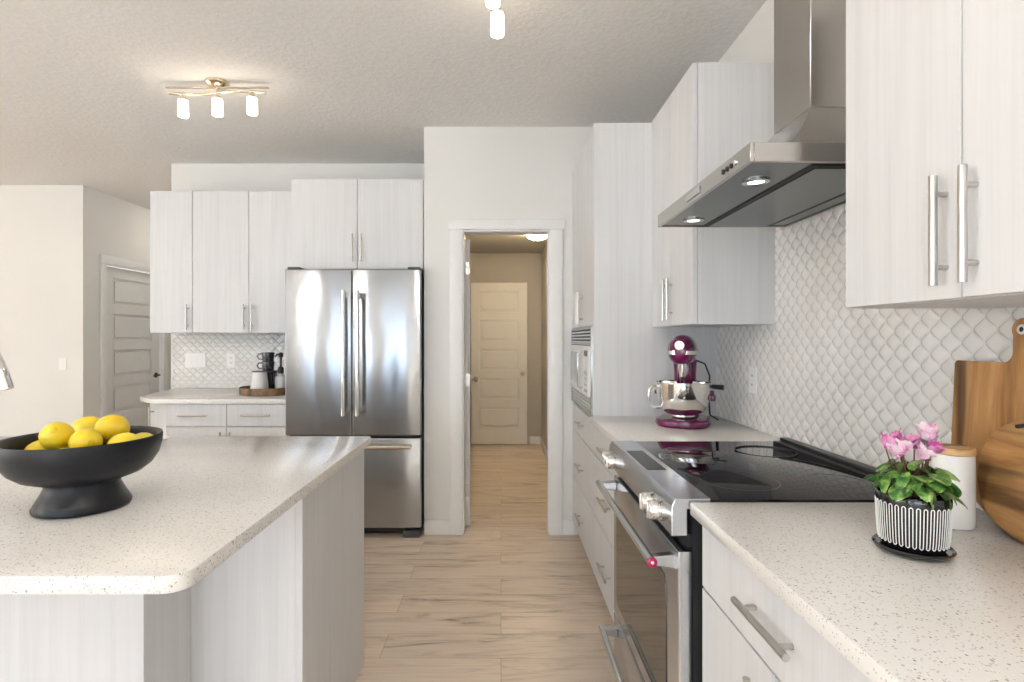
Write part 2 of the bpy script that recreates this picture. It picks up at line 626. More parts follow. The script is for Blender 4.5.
def window(n, a, b, z0, z1, axis, pos, lab):
    m = MB()
    t = 0.05

    def bx(u0, u1, w0, w1):
        if axis == 'y':
            m.box((u0, pos, w0), (u1, pos + 0.06, w1), 0.004)
        else:
            m.box((pos, u0, w0), (pos + 0.06, u1, w1), 0.004)
    bx(a, a + t, z0, z1)
    bx(b - t, b, z0, z1)
    bx(a + t, b - t, z0, z0 + t)
    bx(a + t, b - t, z1 - t, z1)
    mid = (a + b) / 2
    bx(mid - t / 2, mid + t / 2, z0 + t, z1 - t)
    struct('window_%d' % n, m, 'trim_white', lab, 'window')


window(1, -2.7, -0.4, 0.15, 2.35, 'y', -4.50, 'white framed patio window behind the photographer')
window(2, -5.45, -4.05, 0.65, 2.25, 'y', -4.50, 'white framed window left of the patio window')
window(3, -3.0, 0.4, 0.6, 2.3, 'x', -7.50, 'wide white framed window on the dining side')

# doorway casing with a plain head board
mb = MB()
mb.box((-0.342, YP - 0.018, 0), (DX0 + 0.006, YP, DZ - 0.002), 0.003)
mb.box((DX1 - 0.006, YP - 0.018, 0), (0.412, YP, DZ - 0.002), 0.003)
mb.box((-0.353, YP - 0.024, DZ - 0.002), (0.424, YP, DZ + 0.064), 0.003)
mb.box((DX0 + 0.0005, YP + 0.0005, 0), (DX0 + 0.014, YP + 0.119, DZ - 0.014)).box((DX1 - 0.014, YP + 0.0005, 0), (DX1 - 0.0005, YP + 0.119, DZ - 0.014))
mb.box((DX0 + 0.0005, YP + 0.0005, DZ - 0.014), (DX1 - 0.0005, YP + 0.119, DZ - 0.0005))
struct('trim_1', mb, 'trim_white', 'white casing around the doorway', 'door casing')

mb = MB()
mb.box((-0.517, YP - 0.014, 0), (-0.342, YP, 0.10), 0.003).box((0.412, YP - 0.014, 0), (0.488, YP, 0.10), 0.003)
struct('baseboard_pantry', mb, 'trim_white', 'white baseboard either side of the doorway', 'baseboard')
mb = MB()
mb.box((0.491, YP + 0.12, 0), (0.505, 6.75, 0.10), 0.003).box((0.36, 6.736, 0), (0.491, 6.75, 0.10), 0.003)
struct('baseboard_corridor', mb, 'trim_white', 'white baseboard inside the corridor', 'baseboard')
struct('baseboard_left', MB().box((-7.5, 4.986, 0), (-3.87, 5.0, 0.10), 0.003), 'trim_white', 'white baseboard along the far left wall', 'baseboard')


def door_leaf(w, h, t, face):
    """five-panel leaf in its own coordinates: x 0..w, y 0..t (front at y=0), z 0..h; face: which sides carry panels"""
    m = MB()
    d = 0.014
    st, rl = 0.115 * w / 0.76, 0.10
    m.box((0, d, 0), (w, t - d, h))
    pz = []
    top, bot = h - 0.11, 0.20
    ph = (top - bot - 4 * rl) / 5
    for k in range(5):
        z0 = bot + k * (ph + rl)
        pz.append((z0, z0 + ph))
    for s in (0, 1):
        y0, y1 = (0, d + 0.001) if s == 0 else (t - d - 0.001, t)
        m.box((0, y0, 0), (st, y1, h), 0.003, 1).box((w - st, y0, 0), (w, y1, h), 0.003, 1)
        zs = [0] + [q for p in pz for q in p] + [h]
        for k in range(0, len(zs), 2):
            m.box((st - 0.004, y0, zs[k]), (w - st + 0.004, y1, zs[k + 1]), 0.003, 1)
        for a, c in pz:
            yy = (0.003, d + 0.001) if s == 0 else (t - d - 0.001, t - 0.003)
            m.box((st + 0.030, yy[0], a + 0.030), (w - st - 0.030, yy[1], c - 0.030), 0.004, 1)
    return m


def knob_mb(c, d, seg=20):
    """round door knob projecting along direction d"""
    q = Vector((0, 0, 1)).rotation_difference(Vector(d)).to_matrix()
    m = MB()
    m.lathe([(0, 0), (0.030, 0), (0.030, 0.006), (0.012, 0.010), (0.011, 0.030), (0.022, 0.036), (0.028, 0.048), (0.024, 0.060), (0.010, 0.066), (0, 0.066)], c, seg, rot=q)
    return m


def hinge_mb(c, ax):
    m = MB()
    x, y, z = c
    m.tube([(x, y, z - 0.045), (x, y, z + 0.045)], 0.006, 10)
    if ax == 'y':
        m.box((x - 0.0015, y - 0.03, z - 0.045), (x + 0.0015, y + 0.03, z + 0.045))
    else:
        m.box((x - 0.02, y - 0.0015, z - 0.045), (x + 0.02, y + 0.0015, z + 0.045))
    return m


def door(n, w, h, t, loc, rz, label):
    o = thing('door_%d' % n, label, 'door', loc, rz)
    o['kind'] = 'structure'
    ORG[o] = Vector((0, 0, 0))
    part('leaf', door_leaf(w, h, t, 0), 'door_white', o)
    return o


# 1: the leaf that stands open into the corridor, seen on its edge
R = Matrix.Rotation
d1 = door(1, 0.70, 2.0, 0.036, (-0.216, 3.775, 0.008), PI / 2 + 0.058, 'white panelled door swung open into the corridor, seen on edge')
for z in (0.25, 1.02, 1.80):
    m = MB()
    m.box((-0.0015, 0.004, z - 0.045), (0.0012, 0.034, z + 0.045)).tube([(-0.004, 0.038, z - 0.045), (-0.004, 0.038, z + 0.045)], 0.006, 10)
    part('hinge', m, 'brushed_nickel', d1)
part('handle', knob_mb((0.63, 0.0, 0.98), (0, -1, 0)), 'brushed_nickel', d1)
# 2: closed door at the end of the corridor
d2 = door(2, 0.70, 2.01, 0.036, (-0.375, 6.712, 0.008), 0, 'white five-panel door at the far end of the corridor')
part('handle', knob_mb((0.645, 0.0, 0.88), (0, -1, 0)), 'brushed_nickel', d2)
# 3: hall door, facing right
d3 = door(3, 0.86, 2.03, 0.036, (-3.900, 5.300, 0.008), PI / 2, 'grey-lit five-panel door in the hall left of the cabinets')
m = MB()
m.lathe([(0, 0), (0.028, 0), (0.028, 0.008), (0.011, 0.012), (0.011, 0.045), (0, 0.045)], (0.80, 0, 0.90), 20, rot=Matrix.Rotation(PI / 2, 3, 'X'))
m.tube([(0.80, -0.045, 0.90), (0.76, -0.050, 0.90), (0.69, -0.050, 0.897)], [0.010, 0.010, 0.008], 12)
part('handle', m, 'black_plastic', d3, label='dark lever handle')
for z in (0.30, 1.05, 1.82):
    m = MB()
    m.box((-0.001, -0.003, z - 0.045), (0.020, 0.0, z + 0.045)).tube([(0.0, -0.005, z - 0.045), (0.0, -0.005, z + 0.045)], 0.006, 10)
    part('hinge', m, 'brushed_nickel', d3)
mb = MB()
mb.box((-3.87, 5.215, 0), (-3.852, 5.285, 2.045), 0.003).box((-3.87, 6.175, 0), (-3.852, 6.245, 2.045), 0.003)
mb.box((-3.87, 5.203, 2.045), (-3.846, 6.257, 2.135), 0.003)
struct('trim_2', mb, 'trim_white', 'white casing around the hall door', 'door casing')
struct('baseboard_hall', MB().box((-3.87, 5.0, 0), (-3.856, 5.214, 0.10), 0.003), 'trim_white', 'white baseboard beside the hall door', 'baseboard')

# ------------------------------------------------------------------ cabinet builders
CAB = 'cabinet_laminate'
NIK = 'brushed_nickel'


def bar_pull(c, ax, out, length=0.192, stand=0.028, r=0.0068):
    """c: centre on the door face; ax: bar direction; out: outward direction"""
    c, ax, out = Vector(c), Vector(ax), Vector(out)
    m = MB()
    b = c + out * stand
    m.tube([b - ax * length / 2, b + ax * length / 2], r, 14)
    for s in (-1, 1):
        p = c + ax * s * 0.064
        m.tube([p + out * 0.0005, p + out * stand], r * 0.72, 10)
    return m


def slab_x(y0, y1, z0, z1, xf, t=0.019):
    return MB().box((xf, y0 + 0.0015, z0 + 0.0015), (xf + t, y1 - 0.0015, z1 - 0.0015), 0.0012, 1)


def slab_y(x0, x1, z0, z1, yf, t=0.019):
    return MB().box((x0 + 0.0015, yf, z0 + 0.0015), (x1 - 0.0015, yf + t, z1 - 0.0015), 0.0012, 1)


XF = 0.480           # base cabinet door faces, right run
XU = 0.780           # wall cabinet door faces, right run


def base_right(label, y0, y1, fronts):
    t = thing('base_cabinet', label, 'cabinet', (XF, (y0 + y1) / 2, 0))
    m = MB().box((XF + 0.020, y0 + 0.0005, 0.10), (XW - 0.002, y1 - 0.0005, CT - 0.0315))
    m.box((XF + 0.075, y0 + 0.0005, 0.0), (XW - 0.002, y1 - 0.0005, 0.10))
    part('body', m, CAB, t)
    for kind, a, c, z0, z1, hy, hz in fronts:
        d = part(kind, slab_x(a, c, z0, z1, XF), CAB, t)
        if kind == 'drawer':
            part('handle', bar_pull((XF, hy, hz), (0, 1, 0), (-1, 0, 0)), NIK, d)
        else:
            part('handle', bar_pull((XF, hy, hz), (0, 0, 1), (-1, 0, 0)), NIK, d)
    return t


YN = 1.312           # near counter ends here, the range begins
RY0, RY1 = 1.318, 2.078
YM = 2.084
YT = 2.790           # oven tower side
mid = (0.62 + 1.285) / 2
base_right('white base cabinet under the near right worktop, one drawer over two doors', 0.62, 1.290,
           [('drawer', 0.62, 1.290, 0.722, 0.881, mid, 0.805),
            ('door', mid, 1.290, 0.10, 0.720, mid + 0.042, 0.590),
            ('door', 0.62, mid, 0.10, 0.720, mid - 0.042, 0.590)])
mm = (YM + YT) / 2
base_right('white three-drawer base cabinet between the range and the oven tower', YM + 0.004, YT - 0.001,
           [('drawer', YM + 0.004, YT, 0.722, 0.881, mm, 0.800),
            ('drawer', YM + 0.004, YT, 0.412, 0.720, mm, 0.565),
            ('drawer', YM + 0.004, YT, 0.102, 0.410, mm, 0.258)])

# tall tower: side panels, microwave niche, doors above, drawers below
TY0, TY1 = YT, 3.626
MZ0, MZ1 = 0.905, 1.375
ty = (TY0 + TY1) / 2
tower = thing('tall_cabinet', 'tall white tower cabinet holding the built-in microwave', 'cabinet', (XF, ty, 0))
m = MB()
m.box((XF, TY0, 0.10), (XW - 0.002, TY0 + 0.018, 2.43), 0.001, 1).box((XF + 0.075, TY0, 0.0), (XW - 0.002, TY0 + 0.018, 0.10)).box((XF + 0.02, TY1 - 0.018, 0.10), (XW - 0.002, TY1, 2.43))
m.box((XF + 0.02, TY0 + 0.018, 0.10), (XW - 0.02, TY1 - 0.018, MZ0 - 0.012)).box((XF + 0.02, TY0 + 0.018, MZ1 + 0.004), (XW - 0.02, TY1 - 0.018, 2.43))
m.box((XF + 0.075, TY0 + 0.018, 0), (XF + 0.095, TY1 - 0.018, 0.10))
m.box((XW - 0.02, TY0 + 0.018, 0.10), (XW - 0.002, TY1 - 0.018, 2.43))
part('body', m, CAB, tower)
for a, c, s in ((TY0 + 0.018, ty, -1), (ty, TY1, 1)):
    d = part('door', slab_x(a, c, MZ1 + 0.006, 2.43, XF), CAB, tower)
    part('handle', bar_pull((XF, ty + s * 0.038, 1.495), (0, 0, 1), (-1, 0, 0)), NIK, d)
for z0, z1, hz in ((0.722, 0.888, 0.805), (0.412, 0.720, 0.546), (0.102, 0.410, 0.240)):
    d = part('drawer', slab_x(TY0 + 0.018, TY1, z0, z1, XF), CAB, tower)
    part('handle', bar_pull((XF, ty, hz), (0, 1, 0), (-1, 0, 0)), NIK, d)

# microwave with louvred trim kit
mw = thing('microwave', 'built-in white microwave with louvred trim in the tall cabinet', 'microwave', (XF, ty, MZ0))
a, c = TY0 + 0.020, TY1 - 0.020
part('body', MB().box((XF + 0.03, a + 0.06, MZ0 + 0.06), (XF + 0.48, c - 0.06, MZ1 - 0.06)), 'dark_grey_plastic', mw)
m = MB()
x0, x1 = XF - 0.012, XF + 0.025
m.box((x0, a, MZ0), (x1, a + 0.022, MZ1), 0.002, 1).box((x0, c - 0.022, MZ0), (x1, c, MZ1), 0.002, 1)
for zz in (MZ0, MZ1 - 0.010):
    m.box((x0, a + 0.022, zz), (x1, c - 0.022, zz + 0.010))
m.box((x0, a + 0.022, MZ0 + 0.085), (x1, c - 0.022, MZ0 + 0.095)).box((x0, a + 0.022, MZ1 - 0.095), (x1, c - 0.022, MZ1 - 0.085))
part('trim_frame', m, 'stainless', mw)
m = MB()
for zb in (MZ0 + 0.013, MZ1 - 0.083):
    for k in range(4):
        z = zb + k * 0.0185
        m.box((x0 + 0.002, a + 0.024, z), (x0 + 0.018, c - 0.024, z + 0.009), 0.001, 1)
part('louvre', m, 'microwave_white', mw)
part('louvre_backing', MB().box((x0 + 0.028, a + 0.022, MZ0 + 0.010), (x0 + 0.036, c - 0.022, MZ1 - 0.010)), 'black_rubber', mw)
yd = a + 0.20
dd = part('door', MB().box((x0 - 0.010, yd, MZ0 + 0.100), (x0 + 0.022, c - 0.030, MZ1 - 0.100), 0.004, 2), 'microwave_white', mw)
part('window', MB().box((x0 - 0.012, yd + 0.10, MZ0 + 0.140), (x0 - 0.0095, c - 0.065, MZ1 - 0.140), 0.001, 1), 'microwave_glass', dd, label='grey glass door window')
part('handle', MB().tube([(x0 - 0.010, yd + 0.035, MZ0 + 0.13), (x0 - 0.034, yd + 0.035, MZ0 + 0.145), (x0 - 0.034, yd + 0.035, MZ1 - 0.145), (x0 - 0.010, yd + 0.035, MZ1 - 0.13)], 0.008, 10), 'stainless', dd)
cp = part('control_panel', MB().box((x0 - 0.010, a + 0.030, MZ0 + 0.100), (x0 + 0.022, yd - 0.004, MZ1 - 0.100), 0.003, 2), 'microwave_white', mw)
part('display', MB().box((x0 - 0.012, a + 0.055, MZ1 - 0.155), (x0 - 0.0095, yd - 0.03, MZ1 - 0.125)), 'display_glass', cp)
for r_ in range(4):
    for k in range(3):
        y = a + 0.055 + k * 0.040
        z = MZ0 + 0.120 + r_ * 0.032
        part('button', MB().box((x0 - 0.0125, y, z), (x0 - 0.0095, y + 0.028, z + 0.018), 0.002, 1), 'microwave_glass', cp)


def wall_right_cabinet(label, y0, y1, z0, z1, n, hz):
    t = thing('wall_cabinet', label, 'cabinet', (XU, (y0 + y1) / 2, z0))
    part('body', MB().box((XU + 0.0205, y0, z0), (XW - 0.002, y1, z1), 0.001, 1), CAB, t)
    w = (y1 - y0) / n
    mid = (y0 + y1) / 2
    for k in range(n):
        d = part('door', slab_x(y0 + k * w, y0 + (k + 1) * w, z0, z1, XU), CAB, t)
        s = -1 if k == 0 else 1
        part('handle', bar_pull((XU, mid + s * 0.030, hz), (0, 0, 1), (-1, 0, 0), stand=0.024), NIK, d)
    return t


wall_right_cabinet('white two-door wall cabinet at the far side of the range hood', 2.197, YT - 0.002, 1.372, 2.438, 2, 1.495)
wall_right_cabinet('white two-door wall cabinet nearest the camera at top right', 0.606, 1.224, 1.380, 2.438, 2, 1.500)

# worktops on the right run
single('worktop', MB().box((0.459, -0.05, CT - 0.031), (XW - 0.002, YN, CT), 0.003, 2), 'quartz',
       'speckled white quartz worktop at near right carrying the plant', 'countertop', (0.459, 1.0, CT))
single('worktop', MB().box((0.459, YM, CT - 0.031), (XW - 0.002, YT - 0.0005, CT), 0.003, 2), 'quartz',
       'speckled white quartz worktop beyond the range, under the stand mixer', 'countertop', (0.459, 2.4, CT))


# ------------------------------------------------------------------ tile backsplashes (pillowed rhombus tiles)
def tiles(u0, u1, z0, z1, w=0.064, h=0.062, amp=0.0070):
    """returns verts (u, z, height) and faces, clipped to the rectangle"""
    V, F = [], []
    key = {}
    st = (0, 0.055, 0.13, 0.29, 0.5, 0.71, 0.87, 0.945, 1.0)
    n = len(st) - 1
    rows = int((z1 - z0) / (h / 2)) + 5
    cols = int((u1 - u0) / w) + 4
    for r in range(-1, rows):
        for c in range(-1, cols):
            cu = math.floor(u0 / w) * w + c * w + (w / 2 if r % 2 else 0)
            cz = math.floor(z0 / h) * h + r * h / 2
            if cu < u0 - w or cu > u1 + w or cz < z0 - h or cz > z1 + h:
                continue
            grid = []
            for i in range(n + 1):
                row = []
                for j in range(n + 1):
                    a, b = st[i], st[j]
                    uu = (a - b) * w / 2
                    zz = (a + b - 1) * h / 2
                    hu = 1 - abs(2 * a - 1) ** 4.5
                    hv = 1 - abs(2 * b - 1) ** 4.5
                    hh = amp * (hu * hv) ** 0.8
                    t_z = min(1.0, abs(2 * zz / h))        # lantern outline: S-curved edges that meet the neighbours'
                    if t_z < 0.9999:
                        uu *= 1 + 0.75 * ((0.5 + 0.5 * math.cos(PI * t_z)) / (1 - t_z) - 1)
                    p = (cu + uu, cz + zz)
                    k = (round(p[0] * 2e4), round(p[1] * 2e4))
                    if k not in key:
                        key[k] = len(V)
                        V.append((p[0], p[1], hh))
                    row.append(key[k])
                grid.append(row)
            for i in range(n):
                for j in range(n):
                    F.append((grid[i][j], grid[i + 1][j], grid[i + 1][j + 1], grid[i][j + 1]))
    bm = bmesh.new()
    bv = [bm.verts.new(p) for p in V]
    for f in F:
        try:
            bm.faces.new([bv[i] for i in f])
        except ValueError:
            pass
    for co, no in (((u0, 0, 0), (-1, 0, 0)), ((u1, 0, 0), (1, 0, 0)), ((0, z0, 0), (0, -1, 0)), ((0, z1, 0), (0, 1, 0))):
        bmesh.ops.bisect_plane(bm, geom=list(bm.verts) + list(bm.edges) + list(bm.faces), plane_co=co, plane_no=no, clear_outer=True)
    bm.verts.ensure_lookup_table()
    bm.verts.index_update()
    out = [v.co[:] for v in bm.verts], [[v.index for v in f.verts] for f in bm.faces]
    bm.free()
    return out


mb = MB()
for (a, c, z0, z1) in ((-0.05, 1.226, CT + 0.0005, 1.380), (1.226, 2.195, CT - 0.03, 1.752), (2.195, YT - 0.0005, CT + 0.0005, 1.372)):
    V, F = tiles(a, c, z0, z1)
    mb.add([(XW - 0.001 - p[2], p[0], p[1]) for p in V], F)
struct('trim_3', mb, 'white_tile', 'white pillowed diamond tile backsplash on the right wall', 'backsplash', 60)
mb = MB()
V, F = tiles(-2.66, -1.425, CT + 0.0005, 1.371)
mb.add([(p[0], YB - 0.001 - p[2], p[1]) for p in V], F)
mb.box((-2.676, YB - 0.010, CT + 0.0005), (-2.66, YB - 0.0005, 1.371), 0.001, 1)
struct('trim_4', mb, 'white_tile', 'white diamond tile backsplash above the far counter', 'backsplash', 60)


# ------------------------------------------------------------------ switches and outlets
def plate(name, label, cat, c, w, h, face, kinds):
    """face: 'x-' (on the right wall) or 'y-' (on the back walls)"""
    t = thing(name, label, cat, c)
    x, y, z = c

    def bx(u0, u1, w0, w1, d0, d1, bev):
        m = MB()
        if face == 'y-':
            m.box((x + u0, y - d1, z + w0), (x + u1, y - d0, z + w1), bev, 1)
        else:
            m.box((x - d1, y + u0, z + w0), (x - d0, y + u1, z + w1), bev, 1)
        return m
    part('cover', bx(-w / 2, w / 2, -h / 2, h / 2, 0, 0.006, 0.002), 'switch_white', t)
    n = len(kinds)
    for i, k in enumerate(kinds):
        u = (i - (n - 1) / 2) * 0.046
        if k == 's':
            part('rocker', bx(u - 0.016, u + 0.016, -0.033, 0.033, 0.0055, 0.0085, 0.0015), 'switch_white', t)
        else:
            for s in (-1, 1):
                m = bx(u - 0.016, u + 0.016, s * 0.020 - 0.014, s * 0.020 + 0.014, 0.0055, 0.0075, 0.001)
                soc = part('socket', m, 'switch_white', t)
                g = bx(u - 0.007, u - 0.004, s * 0.020 - 0.004, s * 0.020 + 0.006, 0.0072, 0.0078, 0)
                g2 = bx(u + 0.004, u + 0.007, s * 0.020 - 0.004, s * 0.020 + 0.006, 0.0072, 0.0078, 0)
                g.add(g2.v, g2.f)
                part('slot', g, 'dark_grey_plastic', soc)
    return t


plate('wall_outlet', 'white outlet on the tile beside the range', 'outlet', (XW - 0.0065, 2.38, 1.130), 0.072, 0.115, 'x-', 'o')
plate('light_switch', 'white triple switch plate on the far tile backsplash', 'switch', (-2.478, YB - 0.0065, 1.142), 0.165, 0.115, 'y-', 'sss')
plate('wall_outlet', 'white outlet on the far tile, left of the coffee tray', 'outlet', (-2.190, YB - 0.0065, 1.140), 0.072, 0.115, 'y-', 'o')
plate('light_switch', 'white switch on the warmly lit far left wall', 'switch', (-4.055, 4.9995, 1.085), 0.072, 0.115, 'y-', 's')

# ------------------------------------------------------------------ range
rg = thing('range', 'stainless slide-in electric range with black glass cooktop', 'range', (0.45, (RY0 + RY1) / 2, 0))
part('body', MB().box((0.470, RY0 + 0.006, 0.03), (XW - 0.05, RY1 - 0.006, 0.893)).box((0.455, RY0 + 0.012, 0.80), (0.47, RY1 - 0.012, 0.83)), 'black_rubber', rg, label='black oven side')
for x in (0.53, 1.02):
    for y in (RY0 + 0.06, RY1 - 0.06):
        part('foot', MB().tube([(x, y, 0.0), (x, y, 0.03)], 0.018, 12), 'black_rubber', rg)
pan = MB()
prof = [(0.417, 0.830), (0.417, 0.902), (0.426, 0.921), (0.512, 0.921), (0.512, 0.895), (0.455, 0.895), (0.455, 0.830)]
pan.prism([(p[0], p[1]) for p in prof], RY0, RY1, 'y', 0.0015, 1)
pnl = part('control_panel', pan, 'stainless', rg)
part('display', MB().box((0.438, 1.615, 0.9205), (0.494, 1.885, 0.9222), 0.0006, 1), 'display_glass', pnl, label='dark touch display')
for y in (1.405, 1.475, 1.955, 2.022):
    q = Matrix.Rotation(-PI / 2, 3, 'Y')
    m = MB().lathe([(0, 0), (0.028, 0), (0.028, 0.006), (0.024, 0.008), (0.024, 0.011), (0.0265, 0.013), (0.0255, 0.030), (0.022, 0.034), (0, 0.034)], (0.4168, y, 0.868), 28, rot=q)
    m.box((0.378, y - 0.0045, 0.846), (0.384, y + 0.0045, 0.890), 0.002, 1)
    part('knob', m, 'knob_steel', rg)
ck = part('cooktop', MB().box((0.5125, RY0, 0.897), (XW - 0.075, RY1, 0.9185), 0.002, 2), 'black_glass', rg, label='black glass cooktop')
for (x, y, r_) in ((0.66, 1.50, 0.105), (0.66, 1.89, 0.085), (0.93, 1.50, 0.075), (0.93, 1.90, 0.10)):
    m = MB().lathe([(r_, 0), (r_, 0.0004), (r_ - 0.003, 0.0004), (r_ - 0.003, 0), (r_, 0)], (x, y, 0.91855), 56)
    part('burner_ring', m, 'burner_mark', ck)
m = MB()
m.box((XW - 0.0745, RY0 + 0.002, 0.90), (XW - 0.012, RY1 - 0.002, 0.922), 0.002, 1)
m.box((XW - 0.050, RY0 + 0.002, 0.921), (XW - 0.014, RY1 - 0.002, 0.934), 0.005, 2)
part('vent_trim', m, 'black_plastic', rg)
# oven door
XD = 0.434
odr = MB().prism([(RY0 + 0.004, 0.275), (RY1 - 0.004, 0.275), (RY1 - 0.004, 0.790), (RY0 + 0.004, 0.790)], XD, XD + 0.034, 'x', 0.003, 2)
od = part('oven_door', odr, 'stainless', rg)
wy0, wy1, wz0, wz1, ch = RY0 + 0.095, RY1 - 0.060, 0.325, 0.690, 0.022
part('oven_window', MB().prism([(wy0 + ch, wz0), (wy1 - ch, wz0), (wy1, wz0 + ch), (wy1, wz1 - ch), (wy1 - ch, wz1), (wy0 + ch, wz1), (wy0, wz1 - ch), (wy0, wz0 + ch)], XD - 0.003, XD + 0.004, 'x', 0.001, 1),
     'oven_glass', od, label='dark oven door glass')


def appliance_handle(y0, y1, z, x, xf, r=0.0115):
    m = MB()
    m.tube([(x, y0, z), (x, y1, z)], r, 16)
    for y in (y0 + 0.022, y1 - 0.022):
        m.prism([(x, z - 0.013), (x, z + 0.008), (xf, z + 0.014), (xf, z - 0.022)], y - 0.014, y + 0.014, 'y', 0.003, 1)
    return m


h = part('handle', appliance_handle(RY0 + 0.012, RY1 - 0.012, 0.762, 0.372, XD + 0.001), 'stainless', od)
q = Matrix.Rotation(PI / 2, 3, 'X')
part('medallion', MB().lathe([(0, 0), (0.0125, 0), (0.0125, 0.004), (0.0105, 0.0055), (0, 0.0055)], (0.372, RY0 + 0.0118, 0.762), 24, rot=q), 'cherry_medallion', h := od, label='magenta disc on the handle end')
part('medallion_centre', MB().lathe([(0, 0), (0.0045, 0), (0.0035, 0.0012), (0, 0.0012)], (0.372, RY0 + 0.0064, 0.762), 16, rot=q), 'chrome', od)
wd = part('warming_drawer', MB().box((XD, RY0 + 0.004, 0.085), (XD + 0.034, RY1 - 0.004, 0.266), 0.003, 2), 'stainless', rg)
part('handle', appliance_handle(RY0 + 0.035, RY1 - 0.035, 0.222, 0.380, XD + 0.001), 'stainless', wd)
part('toe_panel', MB().box((0.50, RY0 + 0.01, 0.02), (0.512, RY1 - 0.01, 0.085)), 'black_rubber', rg)
m = MB()
for k in range(9):
    y = RY0 + 0.10 + k * 0.07
    m.box((XD + 0.003, y, 0.7905), (XD + 0.028, y + 0.05, 0.7925))
part('vent_strip', m, 'black_rubber', od)

# ------------------------------------------------------------------ range hood
HX, HY0, HY1, HZ0, HZ1 = 0.610, 1.322, 2.102, 1.746, 1.794
CX, CY0, CY1, CZ = 0.910, 1.588, 1.802, 1.992
hd = thing('range_hood', 'stainless chimney range hood with dark underside over the range', 'range hood', (0.87, 1.71, HZ0))
t_ = 0.010
m = MB()
m.box((HX, HY0, HZ0), (HX + t_, HY1, HZ1), 0.0015, 1).box((HX + t_, HY0, HZ0), (XW - 0.010, HY0 + t_, HZ1), 0.0015, 1)
m.box((HX + t_, HY1 - t_, HZ0), (XW - 0.010, HY1, HZ1), 0.0015, 1).box((HX + t_, HY0 + t_, HZ1 - 0.006), (XW - 0.010, HY1 - t_, HZ1 - 0.0005))
m.box((XW - 0.022, HY0 + t_, HZ0), (XW - 0.012, HY1 - t_, HZ1 - 0.006))
part('canopy', m, 'hood_steel', hd)
m = MB()
rings = []
nst = 14
for k in range(nst + 1):
    tt = k / nst
    a = 1 - (1 - tt) ** 1.9          # height goes up slowly first: concave sweep
    e = tt
    z = HZ1 + 0.0005 + (CZ - HZ1) * (tt ** 1.75)
    x0 = 0.672 + (CX - 0.672) * tt
    y0 = HY0 + 0.003 + (CY0 - HY0 - 0.003) * tt
    y1 = HY1 - 0.003 + (CY1 - HY1 + 0.003) * tt
    rings.append([(x0, y0, z), (x0, y1, z), (XW - 0.012, y1, z), (XW - 0.012, y0, z)])
V = [p for r_ in rings for p in r_]
F = [(3, 2, 1, 0)]
for k in range(nst):
    for j in range(4):
        j2 = (j + 1) % 4
        F.append((k * 4 + j, k * 4 + j2, (k + 1) * 4 + j2, (k + 1) * 4 + j))
F.append(tuple(nst * 4 + j for j in range(4)))
part('flare', m.add(V, F), 'hood_steel', hd, smooth=30)
part('chimney', MB().box((CX, CY0, CZ + 0.0005), (XW - 0.002, CY1, ZC - 0.001), 0.002, 1), 'hood_steel', hd)
ub = part('underside', MB().box((HX + t_ + 0.001, HY0 + t_ + 0.001, HZ0 + 0.004), (XW - 0.024, HY1 - t_ - 0.001, HZ0 + 0.012)), 'filter_panel', hd, label='dark grey underside')
fy0, fy1, fx0, fx1 = HY0 + 0.055, HY1 - 0.020, 0.800, 1.020
m = MB()
g = 0.018
m.box((fx0 - g, fy0 - g, HZ0 + 0.0015), (fx1 + g, fy0, HZ0 + 0.0045)).box((fx0 - g, fy1, HZ0 + 0.0015), (fx1 + g, fy1 + g * 0.8, HZ0 + 0.0045))
m.box((fx0 - g, fy0, HZ0 + 0.0015), (fx0, fy1, HZ0 + 0.0045)).box((fx1, fy0, HZ0 + 0.0015), (fx1 + g, fy1, HZ0 + 0.0045))
part('filter_gap', m, 'black_rubber', ub)
part('filter_panel', MB().box((fx0, fy0, HZ0 - 0.001), (fx1, fy1, HZ0 + 0.0045), 0.001, 1), 'filter_panel', hd)
for y in (1.50, 1.985):
    m = MB().lathe([(0.022, 0), (0.036, 0), (0.036, -0.004), (0.026, -0.006), (0.022, -0.003), (0.022, 0)], (0.708, y, HZ0 + 0.0038), 28)
    lt = part('lamp', m, 'stainless', hd)
    part('bulb', MB().lathe([(0, -0.002), (0.0215, -0.0015), (0.0215, 0.0), (0, 0.0)], (0.708, y, HZ0 + 0.0035), 24), 'hood_bulb', lt)
for k in range(4):
    y = 1.405 + k * 0.026
    q = Matrix.Rotation(-PI / 2, 3, 'Y')
    part('button', MB().lathe([(0, 0), (0.007, 0), (0.007, 0.003), (0.005, 0.004), (0, 0.004)], (HX - 0.0001, y, 1.770), 16, rot=q), 'black_plastic' if k else 'chrome', hd)
part('badge', MB().box((HX - 0.003, 1.655, 1.760), (HX - 0.0002, 1.775, 1.782), 0.0015, 1), 'stainless', hd)

